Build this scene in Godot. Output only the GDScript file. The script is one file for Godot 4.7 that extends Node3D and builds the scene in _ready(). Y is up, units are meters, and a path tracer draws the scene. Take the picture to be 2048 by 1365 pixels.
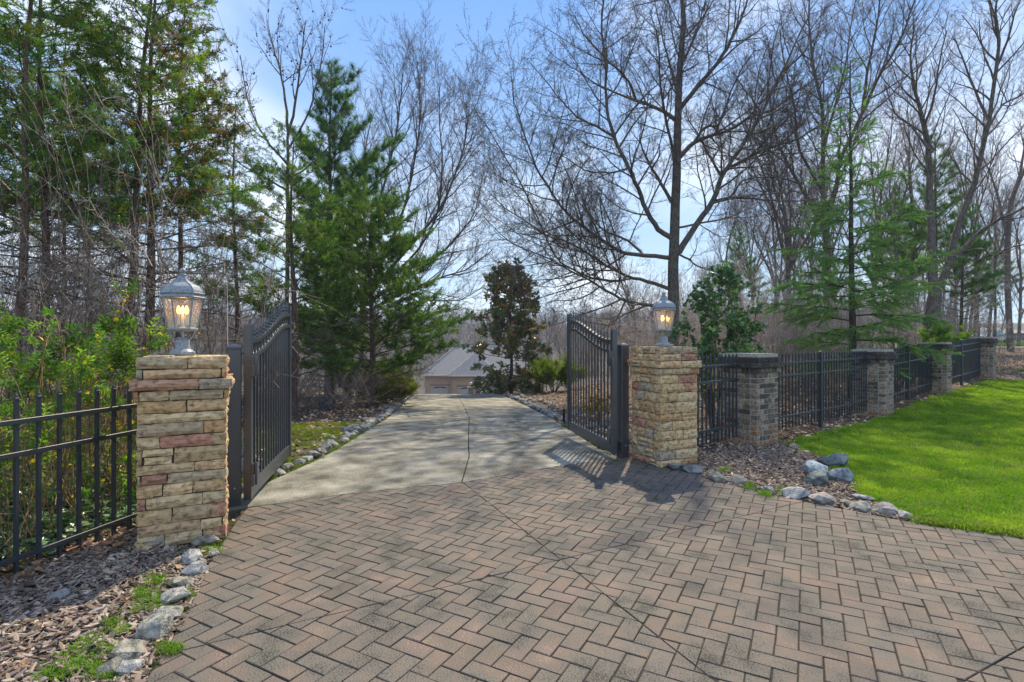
extends Node3D
# A driveway entrance: stone gate pillars with lanterns, open iron gates, herringbone apron, woods in early spring.
# Ground coordinates in the helpers are (x to the right, D forward); P() turns them into Godot's x, y, -z.

const FOCAL := 1075.0
const EYE := 1.5
var rng := RandomNumberGenerator.new()
var taken := {}
var M := {}
var tx := {}
var soft := FastNoiseLite.new()


class MB:
	# collects triangles for one mesh
	var v := PackedVector3Array()
	var n := PackedVector3Array()
	var c := PackedColorArray()
	var ix := PackedInt32Array()

	func tri(a: Vector3, b: Vector3, d: Vector3, col: Color) -> void:
		var k := v.size()
		var nn := (d - a).cross(b - a).normalized()
		v.append(a); v.append(b); v.append(d)
		n.append(nn); n.append(nn); n.append(nn)
		c.append(col); c.append(col); c.append(col)
		ix.append(k); ix.append(k + 1); ix.append(k + 2)

	func quad(a: Vector3, b: Vector3, d: Vector3, e: Vector3, col: Color) -> void:
		tri(a, b, d, col)
		tri(a, d, e, col)

	func tube(pts: PackedVector3Array, rad: PackedFloat32Array, sides: int, col: Color, cap := false) -> void:
		var m := pts.size()
		var dir := (pts[1] - pts[0]).normalized()
		var u := dir.cross(Vector3(0.31, 0.17, 0.93)).normalized()
		var k0 := v.size()
		for i in m:
			if i > 0 and i < m - 1:
				dir = (pts[i + 1] - pts[i - 1]).normalized()
			elif i == m - 1:
				dir = (pts[i] - pts[i - 1]).normalized()
			u = (u - dir * dir.dot(u)).normalized()
			var w := dir.cross(u)
			for s in sides:
				var a := TAU * s / sides
				var nn := u * cos(a) + w * sin(a)
				v.append(pts[i] + nn * rad[i])
				n.append(nn)
				c.append(col)
		for i in m - 1:
			for s in sides:
				var a := k0 + i * sides + s
				var b := k0 + i * sides + (s + 1) % sides
				ix.append(a); ix.append(b + sides); ix.append(b)
				ix.append(a); ix.append(a + sides); ix.append(b + sides)
		if cap:
			for e in 2:
				var at := k0 + (0 if e == 0 else (m - 1) * sides)
				for s in range(1, sides - 1):
					if e == 1:
						tri(v[at], v[at + s + 1], v[at + s], col)
					else:
						tri(v[at], v[at + s], v[at + s + 1], col)

	func bar(a: Vector3, b: Vector3, r: float, col: Color, sides := 4) -> void:
		tube(PackedVector3Array([a, b]), PackedFloat32Array([r, r]), sides, col, true)

	func box(t: Transform3D, s: Vector3, col: Color, bev := 0.0) -> void:
		# a box with chamfered edges (44 triangles) or plain (12)
		var h := s * 0.5
		var g := minf(bev, minf(h.x, minf(h.y, h.z)) * 0.8)
		var ax := [Vector3.RIGHT, Vector3.UP, Vector3.BACK]
		for i in 3:
			for sg in [-1.0, 1.0]:
				var nn: Vector3 = ax[i] * sg
				var uu: Vector3 = ax[(i + 1) % 3] * sg
				var ww: Vector3 = ax[(i + 2) % 3]
				var o: Vector3 = nn * h[i]
				var a: Vector3 = uu * (h[(i + 1) % 3] - g)
				var b: Vector3 = ww * (h[(i + 2) % 3] - g)
				quad(t * (o - a - b), t * (o - a + b), t * (o + a + b), t * (o + a - b), col)
		if g <= 0.0:
			return
		for i in 3:
			var j := (i + 1) % 3
			var k := (i + 2) % 3
			for sj in [-1.0, 1.0]:
				for sk in [-1.0, 1.0]:
					var p: Vector3 = ax[j] * sj * h[j] + ax[k] * sk * (h[k] - g)
					var q: Vector3 = ax[j] * sj * (h[j] - g) + ax[k] * sk * h[k]
					var e: Vector3 = ax[i] * (h[i] - g)
					if sj * sk > 0:
						quad(t * (p - e), t * (q - e), t * (q + e), t * (p + e), col)
					else:
						quad(t * (p + e), t * (q + e), t * (q - e), t * (p - e), col)
		for sx in [-1.0, 1.0]:
			for sy in [-1.0, 1.0]:
				for sz in [-1.0, 1.0]:
					var a := Vector3(sx * h.x, sy * (h.y - g), sz * (h.z - g))
					var b := Vector3(sx * (h.x - g), sy * h.y, sz * (h.z - g))
					var d := Vector3(sx * (h.x - g), sy * (h.y - g), sz * h.z)
					if sx * sy * sz > 0:
						tri(t * a, t * d, t * b, col)
					else:
						tri(t * a, t * b, t * d, col)

	func lathe(prof: Array, seg: int, col: Color, at := Vector3.ZERO, phase := 0.0, flat_ := false) -> void:
		# prof: [radius, height] from bottom to top
		if flat_:
			for i in prof.size() - 1:
				for s in seg:
					var a0 := TAU * s / seg + phase
					var a1 := TAU * (s + 1) / seg + phase
					var lo: Array = prof[i]
					var hi: Array = prof[i + 1]
					var p := at + Vector3(cos(a0) * lo[0], lo[1], sin(a0) * lo[0])
					var q := at + Vector3(cos(a1) * lo[0], lo[1], sin(a1) * lo[0])
					var r := at + Vector3(cos(a1) * hi[0], hi[1], sin(a1) * hi[0])
					var t := at + Vector3(cos(a0) * hi[0], hi[1], sin(a0) * hi[0])
					if lo[0] > 0.0005: tri(p, q, r, col)
					if hi[0] > 0.0005: tri(p, r, t, col)
			return
		var k0 := v.size()
		for i in prof.size():
			var lo: Array = prof[maxi(i - 1, 0)]
			var hi: Array = prof[mini(i + 1, prof.size() - 1)]
			var sl := Vector2(hi[1] - lo[1], lo[0] - hi[0]).normalized()
			for s in seg:
				var a := TAU * s / seg + phase
				v.append(at + Vector3(cos(a) * prof[i][0], prof[i][1], sin(a) * prof[i][0]))
				n.append(Vector3(cos(a) * sl.x, sl.y, sin(a) * sl.x))
				c.append(col)
		for i in prof.size() - 1:
			for s in seg:
				var a := k0 + i * seg + s
				var b := k0 + i * seg + (s + 1) % seg
				ix.append(a); ix.append(b); ix.append(b + seg)
				ix.append(a); ix.append(b + seg); ix.append(a + seg)

	func slab(poly: PackedVector2Array, y0: float, y1: float, bev: float, col: Color) -> void:
		# a convex outline in (x, D) extruded upwards, with a chamfered top edge
		var cc := Vector2.ZERO
		for p in poly: cc += p
		cc /= poly.size()
		var m := poly.size()
		var area := 0.0
		for i in m: area += poly[i].cross(poly[(i + 1) % m])
		var inner := PackedVector2Array()
		for p in poly: inner.append(p.move_toward(cc, bev * 1.3))
		for i in m:
			var a := poly[i]
			var b := poly[(i + 1) % m]
			var ai := inner[i]
			var bi := inner[(i + 1) % m]
			if area < 0:
				var s := a; a = b; b = s
				s = ai; ai = bi; bi = s
			quad(Vector3(a.x, y0, -a.y), Vector3(a.x, y1 - bev, -a.y), Vector3(b.x, y1 - bev, -b.y), Vector3(b.x, y0, -b.y), col)
			quad(Vector3(a.x, y1 - bev, -a.y), Vector3(ai.x, y1, -ai.y), Vector3(bi.x, y1, -bi.y), Vector3(b.x, y1 - bev, -b.y), col)
			tri(Vector3(ai.x, y1, -ai.y), Vector3(cc.x, y1, -cc.y), Vector3(bi.x, y1, -bi.y), col)

	func mesh(m: Material = null) -> ArrayMesh:
		var a := []
		a.resize(Mesh.ARRAY_MAX)
		a[Mesh.ARRAY_VERTEX] = v
		a[Mesh.ARRAY_NORMAL] = n
		a[Mesh.ARRAY_COLOR] = c
		a[Mesh.ARRAY_INDEX] = ix
		var r := ArrayMesh.new()
		r.add_surface_from_arrays(Mesh.PRIMITIVE_TRIANGLES, a)
		if m: r.surface_set_material(0, m)
		return r


# ---------------------------------------------------------------- small helpers
func P(x: float, y: float, d: float) -> Vector3: return Vector3(x, y, -d)
func pix(px: float, py: float, d: float) -> Vector3:
	return Vector3((px - 1024.0) / FOCAL * d, EYE - (py - 682.5) / FOCAL * d, -d)
func R(a := 0.0, b := 1.0) -> float: return rng.randf_range(a, b)
func rv() -> Vector3:
	var z := R(-1, 1)
	var a := R(0, TAU)
	var s := sqrt(1.0 - z * z)
	return Vector3(s * cos(a), z, s * sin(a))
func G(r: float, g: float, b: float) -> Color: return Color(r, g, b)
func vary(col: Color, k: float) -> Color:
	var f := 1.0 + R(-k, k)
	return Color(col.r * f * (1.0 + R(-k, k) * 0.35), col.g * f, col.b * f * (1.0 + R(-k, k) * 0.35))
func lerp_pts(tab: Array, q: float) -> float:
	if q <= tab[0][0]: return tab[0][1]
	for i in range(1, tab.size()):
		if q <= tab[i][0]:
			return lerpf(tab[i - 1][1], tab[i][1], (q - tab[i - 1][0]) / (tab[i][0] - tab[i - 1][0]))
	return tab[-1][1]

func numbered(s: String) -> String:
	if taken.has(s):
		taken[s] += 1
		return "%s_%03d" % [s, taken[s]]
	taken[s] = 0
	return s

func tag(o: Node, label: String, category: String, group := "", kind := "") -> Node:
	o.set_meta("label", label)
	if category: o.set_meta("category", category)
	if group: o.set_meta("group", group)
	if kind: o.set_meta("kind", kind)
	return o

func thing(called: String, at: Vector3, turn := 0.0) -> Node3D:
	var o := Node3D.new()
	o.name = numbered(called)
	add_child(o)
	o.position = at
	o.rotation.y = turn
	return o

func put(called: String, mesh: Mesh, parent: Node, at := Vector3.ZERO, basis_ := Basis.IDENTITY) -> MeshInstance3D:
	var o := MeshInstance3D.new()
	o.mesh = mesh
	o.name = numbered(called) if parent == self else called
	o.transform = Transform3D(basis_, at)
	parent.add_child(o, true)
	return o

func scatter(called: String, mesh: Mesh, places: Array, cols: Array, parent: Node) -> MultiMeshInstance3D:
	var mm := MultiMesh.new()
	mm.transform_format = MultiMesh.TRANSFORM_3D
	mm.use_colors = true
	mm.mesh = mesh
	mm.instance_count = places.size()
	for i in places.size():
		mm.set_instance_transform(i, places[i])
		mm.set_instance_color(i, cols[i])
	var o := MultiMeshInstance3D.new()
	o.multimesh = mm
	o.name = numbered(called) if parent == self else called
	parent.add_child(o, true)
	return o

func copy_of(o: Node3D, at: Vector3, turn: float, sc := 1.0) -> Node3D:
	var r: Node3D = o.duplicate()
	var s: String = o.name
	var cut := s.rfind("_0")
	if cut > 0: s = s.substr(0, cut)
	r.name = numbered(s)
	add_child(r)
	r.position = at
	r.rotation = Vector3(0, turn, 0)
	r.scale = Vector3.ONE * sc
	return r


# ---------------------------------------------------------------- textures and materials
func noise_img(size: int, seed_: int, freq: float, oct := 4, kind := FastNoiseLite.TYPE_SIMPLEX_SMOOTH, stretch := Vector2.ONE) -> Image:
	var f := FastNoiseLite.new()
	f.seed = seed_
	f.frequency = freq
	f.noise_type = kind
	f.fractal_octaves = oct
	f.fractal_type = FastNoiseLite.FRACTAL_FBM
	var im: Image
	if stretch == Vector2.ONE:
		im = f.get_seamless_image(size, size)
	else:
		im = f.get_seamless_image(int(size * stretch.x), int(size * stretch.y))
		im.resize(size, size, Image.INTERPOLATE_CUBIC)
	im.convert(Image.FORMAT_L8)
	return im

# a colour texture: the weighted sum of noise layers looked up in a ramp of sRGB colours
func ramp_tex(size: int, layers: Array, ramp: Array) -> ImageTexture:
	var datas := []
	for l in layers: datas.append((l[0] as Image).get_data())
	var lut := []
	for i in 256:
		var q := i / 255.0
		var col: Color = ramp[-1][1]
		for k in range(1, ramp.size()):
			if q <= ramp[k][0]:
				col = (ramp[k - 1][1] as Color).lerp(ramp[k][1], clampf((q - ramp[k - 1][0]) / (ramp[k][0] - ramp[k - 1][0]), 0, 1))
				break
		lut.append([int(clampf(col.r, 0, 1) * 255), int(clampf(col.g, 0, 1) * 255), int(clampf(col.b, 0, 1) * 255)])
	var out := PackedByteArray()
	out.resize(size * size * 3)
	var d0: PackedByteArray = datas[0]
	var d1: PackedByteArray = datas[mini(1, datas.size() - 1)]
	var d2: PackedByteArray = datas[mini(2, datas.size() - 1)]
	var w0: float = layers[0][1]
	var w1: float = layers[1][1] if layers.size() > 1 else 0.0
	var w2: float = layers[2][1] if layers.size() > 2 else 0.0
	for i in size * size:
		var q := clampi(int(128.0 + (d0[i] - 128) * w0 + (d1[i] - 128) * w1 + (d2[i] - 128) * w2), 0, 255)
		var e: Array = lut[q]
		out[i * 3] = e[0]
		out[i * 3 + 1] = e[1]
		out[i * 3 + 2] = e[2]
	var im := Image.create_from_data(size, size, false, Image.FORMAT_RGB8, out)
	im.generate_mipmaps()
	return ImageTexture.create_from_image(im)

func bump_tex(im: Image, k: float) -> ImageTexture:
	var b: Image = im.duplicate()
	b.convert(Image.FORMAT_RGB8)
	b.bump_map_to_normal_map(k)
	return ImageTexture.create_from_image(b)

func grey(q: float) -> Color: return Color(q, q, q)

func mat(key: String, lin: Color, rough: float, tex: Texture2D = null, uv := 1.0, world := false, bump: Texture2D = null, bump_k := 1.0) -> StandardMaterial3D:
	var m := StandardMaterial3D.new()
	m.resource_name = key
	m.albedo_color = lin.linear_to_srgb()
	m.roughness = rough
	m.vertex_color_use_as_albedo = true
	m.metallic_specular = 0.4
	if tex or bump:
		m.uv1_triplanar = true
		m.uv1_world_triplanar = world
		m.uv1_scale = Vector3.ONE * uv
		m.uv1_triplanar_sharpness = 4.0
	if tex: m.albedo_texture = tex
	if bump:
		m.normal_enabled = true
		m.normal_texture = bump
		m.normal_scale = bump_k
	M[key] = m
	return m

func leafy(key: String, rough: float, spec: float, back: Color) -> StandardMaterial3D:
	var m := mat(key, Color.WHITE, rough)
	m.metallic_specular = spec
	m.cull_mode = BaseMaterial3D.CULL_DISABLED
	if back != Color.BLACK:
		m.backlight_enabled = true
		m.backlight = back.linear_to_srgb()
	return m

func make_materials() -> void:
	var W := Color.WHITE
	var fine := noise_img(512, 3, 0.06, 4)
	var grain := noise_img(512, 4, 0.22, 3)
	var coarse := noise_img(512, 5, 0.008, 4)
	var blotch := noise_img(512, 6, 0.02, 3)
	var streak := noise_img(512, 7, 0.05, 4, FastNoiseLite.TYPE_SIMPLEX_SMOOTH, Vector2(0.15, 1.0))
	var upright := noise_img(512, 8, 0.05, 4, FastNoiseLite.TYPE_SIMPLEX_SMOOTH, Vector2(1.0, 0.14))
	# concrete drive: pale worn gray with olive stains
	var ct := ramp_tex(512, [[coarse, 1.0], [grain, 0.55], [blotch, 0.6]], [[0.0, Color(.31, .30, .27)], [0.35, Color(.455, .45, .415)], [0.6, Color(.535, .53, .495)], [1.0, Color(.65, .64, .60)]])
	mat("concrete", G(.82, .82, .80), 0.85, ct, 0.32, true, bump_tex(grain, 3.0), 0.35)
	# stamped apron: gray, tan and rust-red release colours that drift over many bricks
	var big := noise_img(1024, 11, 0.0055, 3)
	var big2 := noise_img(1024, 12, 0.016, 3)
	var gr := noise_img(1024, 13, 0.28, 2)
	var pt := ramp_tex(1024, [[big, 0.62], [gr, 0.95], [big2, 0.5]], [[0.0, Color(.20, .19, .175)], [0.26, Color(.37, .36, .335)], [0.46, Color(.45, .43, .395)], [0.62, Color(.465, .42, .38)], [0.78, Color(.475, .385, .335)], [1.0, Color(.58, .53, .48)]])
	mat("paver", G(.88, .915, .95), 0.8, pt, 0.3, true, bump_tex(gr, 4.0), 0.3)
	mat("joint", G(.06, .05, .04), 0.95, ramp_tex(512, [[grain, 1.0], [fine, 0.5]], [[0, grey(.55)], [1, grey(1.0)]]), 1.5, true)
	var st := ramp_tex(512, [[streak, 0.5], [grain, 0.4], [blotch, 0.95]], [[0.0, Color(.52, .50, .47)], [0.28, Color(.80, .78, .74)], [0.5, Color(.95, .93, .88)], [0.75, Color(1.0, .97, .92)], [1.0, W]])
	mat("ledgestone", W, 0.88, st, 1.7, true, bump_tex(blotch, 9.0), 0.8)
	var bt := ramp_tex(512, [[blotch, 0.9], [grain, 0.7], [upright, 0.7]], [[0.0, grey(.42)], [0.33, Color(.74, .72, .69)], [0.55, Color(.94, .92, .89)], [1.0, W]])
	mat("brick", W, 0.9, bt, 1.6, true, bump_tex(grain, 5.0), 0.6)
	mat("mortar", W, 0.95, bt, 3.0, false)
	var rt := ramp_tex(512, [[blotch, 0.7], [grain, 0.9], [coarse, 0.5]], [[0.0, Color(.36, .385, .40)], [0.4, Color(.70, .715, .72)], [0.62, Color(.85, .85, .83)], [0.8, Color(.98, .97, .94)], [1, W]])
	mat("rock", W, 0.8, rt, 2.0, true, bump_tex(fine, 6.0), 0.8)
	var kt := ramp_tex(512, [[upright, 1.2], [fine, 0.6], [blotch, 0.4]], [[0.0, grey(.50)], [0.35, Color(.78, .76, .74)], [0.6, Color(.95, .93, .91)], [1, W]])
	mat("bark", W, 0.92, kt, 1.1, true, bump_tex(upright, 9.0), 0.9)
	mat("twig", W, 0.8)
	var gt := ramp_tex(512, [[fine, 0.9], [grain, 0.9], [coarse, 0.7]], [[0.0, grey(.42)], [0.4, Color(.78, .75, .71)], [0.65, Color(.97, .95, .91)], [1, W]])
	mat("soil", W, 0.97, gt, 0.7, true)
	mat("iron", W, 0.5)
	M["iron"].metallic_specular = 0.5
	mat("gate_iron", W, 0.3)
	M["gate_iron"].metallic_specular = 0.75
	mat("pewter", W, 0.42, ramp_tex(512, [[blotch, 0.8], [grain, 0.5]], [[0, grey(.62)], [0.5, grey(.9)], [1, W]]), 4.0, false)
	var sh := ramp_tex(512, [[streak, 0.7], [grain, 0.8], [fine, 0.4]], [[0, grey(.5)], [0.5, grey(.85)], [1, W]])
	mat("shingle", W, 0.95, sh, 0.5, false)
	mat("paint", W, 0.5)
	mat("wood", W, 0.8, kt, 1.5, false)
	mat("asphalt", G(.20, .20, .205), 0.9, gt, 0.5, true)
	leafy("leaf", 0.55, 0.25, Color(.75, 1.0, .25))
	leafy("gloss", 0.28, 0.5, Color(.28, .40, .10))
	leafy("needle", 0.7, 0.18, Color(.70, .90, .30))
	leafy("grass", 0.8, 0.12, Color(.8, 1.0, .25))
	leafy("petal", 0.6, 0.3, Color(.45, .34, .02))
	leafy("dead", 0.85, 0.25, Color(.05, .03, .015))
	var gl := mat("glass", G(.92, .95, .92), 0.06)
	gl.transparency = BaseMaterial3D.TRANSPARENCY_ALPHA
	gl.albedo_color.a = 0.06
	gl.vertex_color_use_as_albedo = false
	var bulb := mat("bulb", G(1, .72, .35), 0.4)
	bulb.emission_enabled = true
	bulb.emission = Color(1.0, 0.74, 0.40)
	bulb.emission_energy_multiplier = 1.3


# ---------------------------------------------------------------- the lie of the land
func drive_x(d: float) -> float:
	return lerp_pts([[4.0, -.52], [6.9, -.56], [9.17, -.74], [12.3, -.98], [16.4, -1.49], [22.2, -2.25], [30, -3.1], [45, -4.9], [78, -8.2]], d)
func drive_y(d: float) -> float:
	return lerp_pts([[7, 0], [9, -.085], [12, -.235], [22, -.72], [24, -.86], [27, -1.18], [32, -1.8], [50, -4.1], [70, -6.6], [78, -7.4], [110, -7.7], [150, -5.0], [230, 5.0], [420, 15.0]], d)
const HALF := 1.84

func land(x: float, d: float) -> float:
	var low := drive_y(d)
	var right := 0.10 * smoothstep(9.0, 14.0, d) + 0.17 * smoothstep(13.0, 18.5, d) + 0.74 * smoothstep(19.0, 41.0, d) + 0.5 * smoothstep(41.0, 80.0, d) + 14.0 * smoothstep(150.0, 420.0, d)
	var e := drive_x(d) + HALF + 0.3
	var w := smoothstep(e, e + 8.5 + maxf(0.0, d - 20.0) * 0.75, x)
	var y := lerpf(low, right, w)
	var e2 := drive_x(d) - HALF - 0.5
	y += 0.18 * smoothstep(e2, e2 - 5.0, x) * smoothstep(7.0, 12.0, d)
	y += soft.get_noise_2d(x * 2.0, d * 2.0) * 0.05 * smoothstep(0.4, 2.0, absf(x - drive_x(d)) - HALF) * smoothstep(6.0, 9.0, d)
	return y

func apron() -> PackedVector2Array:
	return PackedVector2Array([Vector2(-2.38, 4.83), Vector2(-1.55, 5.32), Vector2(-.52, 5.70), Vector2(.21, 6.22), Vector2(.78, 6.6), Vector2(1.5, 6.95), Vector2(1.95, 6.6), Vector2(2.12, 6.2), Vector2(2.12, 5.85), Vector2(2.39, 5.45), Vector2(2.64, 5.13), Vector2(2.94, 4.83), Vector2(3.17, 4.58), Vector2(3.34, 4.43), Vector2(3.68, 4.34), Vector2(3.95, 4.08), Vector2(4.5, 3.6), Vector2(5.5, 3.0), Vector2(7.0, 2.3), Vector2(9.0, -2.5), Vector2(-5.0, -2.5), Vector2(-1.55, 1.3), Vector2(-1.56, 2.0), Vector2(-1.62, 2.36), Vector2(-1.72, 2.72), Vector2(-1.87, 3.17), Vector2(-2.07, 3.68), Vector2(-2.2, 4.15), Vector2(-2.3, 4.5)])

func fence_d(x: float) -> float:   # the fence line through the brick pillars
	return lerp_pts([[1.9, 6.7], [3.5, 8.05], [7.5, 11.25], [11.2, 14.3], [15.4, 17.7], [22, 23.3]], x)

func bed_edge(d: float) -> float:   # the left border of the lawn on the right side
	return lerp_pts([[3.0, 4.2], [4.35, 3.55], [4.5, 3.42], [5.07, 3.40], [5.7, 3.6], [6.4, 3.8], [7.2, 4.02], [8.2, 4.1]], d)

# 1 lawn, 2 bark mulch, 3 leaf litter, 4 thin grass with leaves, 5 ivy, 6 far grass
func zone(x: float, d: float) -> int:
	var wob := soft.get_noise_2d(x * 9.0, d * 9.0) * 0.28
	if x > 0.0:
		var fd := fence_d(x)
		if d < fd and x > 1.9:
			if d < 9.0 and x < bed_edge(d) + wob * 0.6: return 2
			if d < 3.6 and x < 6.5: return 2
			if d > fd - 0.42 + wob: return 3
			if d > 17.0 + wob * 2.0:
				if d > 21.5 and d < 26.0 and x > 20.0: return 6
				if d > 43.0: return 6
				return 3
			return 1
		if d > 43.0 and x > 22.0: return 6
		return 3
	var e := drive_x(d) - HALF
	if d < 1.2: return 1
	if d < 5.4 and x > -3.25 + wob * 0.3 and d < 4.7: return 2
	if d < 7.0 and x < -3.0: return 5 if x > -7.0 else 3
	if x > e - 3.4 + wob * 2.0 and d < 10.9 + wob * 3.0: return 4
	return 3

func build_ground() -> void:
	var xs := [-420.0, -250.0, -150.0, -90.0, -60.0, -42.0, -30.0, -23.0, -18.0, -14.5, -12.0]
	var q := -10.0
	while q < 16.0:
		xs.append(q); q += 0.19
	for k in 14: xs.append(16.0 + k * 0.55)
	xs.append_array([25.0, 28.0, 33.0, 40.0, 52.0, 70.0, 100.0, 160.0, 260.0, 420.0])
	var ds := [-40.0, -15.0, -6.0, -2.0, 0.0, 0.8]
	q = 1.4
	while q < 20.0:
		ds.append(q); q += 0.19
	while q < 46.0:
		ds.append(q); q += 0.7
	ds.append_array([49.0, 53.0, 58.0, 64.0, 72.0, 82.0, 95.0, 110.0, 130.0, 160.0, 200.0, 250.0, 320.0, 420.0])
	var tone := [G(.12, .10, .08), G(.060, .095, .020), G(.085, .066, .052), G(.115, .085, .062), G(.13, .13, .05), G(.05, .05, .03), G(.12, .16, .045)]
	var b := MB.new()
	var ap := apron()
	for d in ds:
		for x in xs:
			var y := land(x, d)
			var c: float = drive_x(d)
			if d > 4.2 and d < 79.0 and absf(x - c) < HALF - 0.1: y -= 0.07
			elif Geometry2D.is_point_in_polygon(Vector2(x, d), ap): y -= 0.06
			else: y -= 0.012
			b.v.append(P(x, y, d))
			b.n.append(Vector3.UP)
			var z := zone(x, d)
			var col: Color = tone[z]
			if d > 70.0: col = G(.115, .098, .088)
			b.c.append(vary(col, 0.14))
	var w := xs.size()
	for j in ds.size() - 1:
		for i in w - 1:
			var a := j * w + i
			b.ix.append(a); b.ix.append(a + w); b.ix.append(a + w + 1)
			b.ix.append(a); b.ix.append(a + w + 1); b.ix.append(a + 1)
	for j in ds.size():
		for i in w:
			var px := b.v[j * w + mini(i + 1, w - 1)] - b.v[j * w + maxi(i - 1, 0)]
			var pd := b.v[mini(j + 1, ds.size() - 1) * w + i] - b.v[maxi(j - 1, 0) * w + i]
			b.n[j * w + i] = px.cross(pd).normalized()
	var o := put("ground", b.mesh(M.soil), self)
	tag(o, "brown leaf-strewn soil under the woods and lawn", "ground", "", "structure")

func build_drive() -> void:
	# the concrete drive: slabs with open joints, each a part
	var root := thing("driveway", Vector3.ZERO)
	tag(root, "pale weathered concrete driveway running down to the brick house", "driveway", "", "structure")
	var arc := [[-2.6, 4.72], [-2.38, 4.83], [-1.55, 5.32], [-.52, 5.70], [.21, 6.22], [.78, 6.6], [1.45, 6.92], [1.8, 7.0]]
	var cuts := [5.0, 7.6, 12.2, 16.4, 20.6, 24.8, 29.0, 33.2, 37.4, 41.6, 45.8, 50.0, 58.0, 68.0, 78.0]
	for k in cuts.size() - 1:
		for half in 2:
			var b := MB.new()
			var nu := 4
			var nd := 6
			var g := 0.007
			var rows := []
			for j in nd + 1:
				var row := []
				for i in nu + 1:
					var u := (float(i) / nu + half) * 0.5
					var d: float = lerpf(cuts[k], cuts[k + 1], float(j) / nd)
					var hw := HALF + 0.28 * smoothstep(7.6, 5.0, d)
					var x := drive_x(d) + (u * 2.0 - 1.0) * hw
					if half == 0 and i == nu: x -= g
					if half == 1 and i == 0: x += g
					if k == 0: d = lerpf(lerp_pts(arc, x) + 0.006, cuts[1], float(j) / nd)
					if j == 0 and k > 0: d += g
					if j == nd: d -= g
					row.append(P(x, drive_y(d) + 0.0, d))
				rows.append(row)
			for j in nd:
				for i in nu:
					b.quad(rows[j][i], rows[j + 1][i], rows[j + 1][i + 1], rows[j][i + 1], Color.WHITE)
			var dn := Vector3(0, -0.14, 0)
			for j in nd:
				b.quad(rows[j][0] + dn, rows[j + 1][0] + dn, rows[j + 1][0], rows[j][0], Color.WHITE)
				b.quad(rows[j][nu], rows[j + 1][nu], rows[j + 1][nu] + dn, rows[j][nu] + dn, Color.WHITE)
			for i in nu:
				b.quad(rows[0][i] + dn, rows[0][i], rows[0][i + 1], rows[0][i + 1] + dn, Color.WHITE)
				b.quad(rows[nd][i], rows[nd][i] + dn, rows[nd][i + 1] + dn, rows[nd][i + 1], Color.WHITE)
			put("concrete_slab", b.mesh(M.concrete), root)

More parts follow.
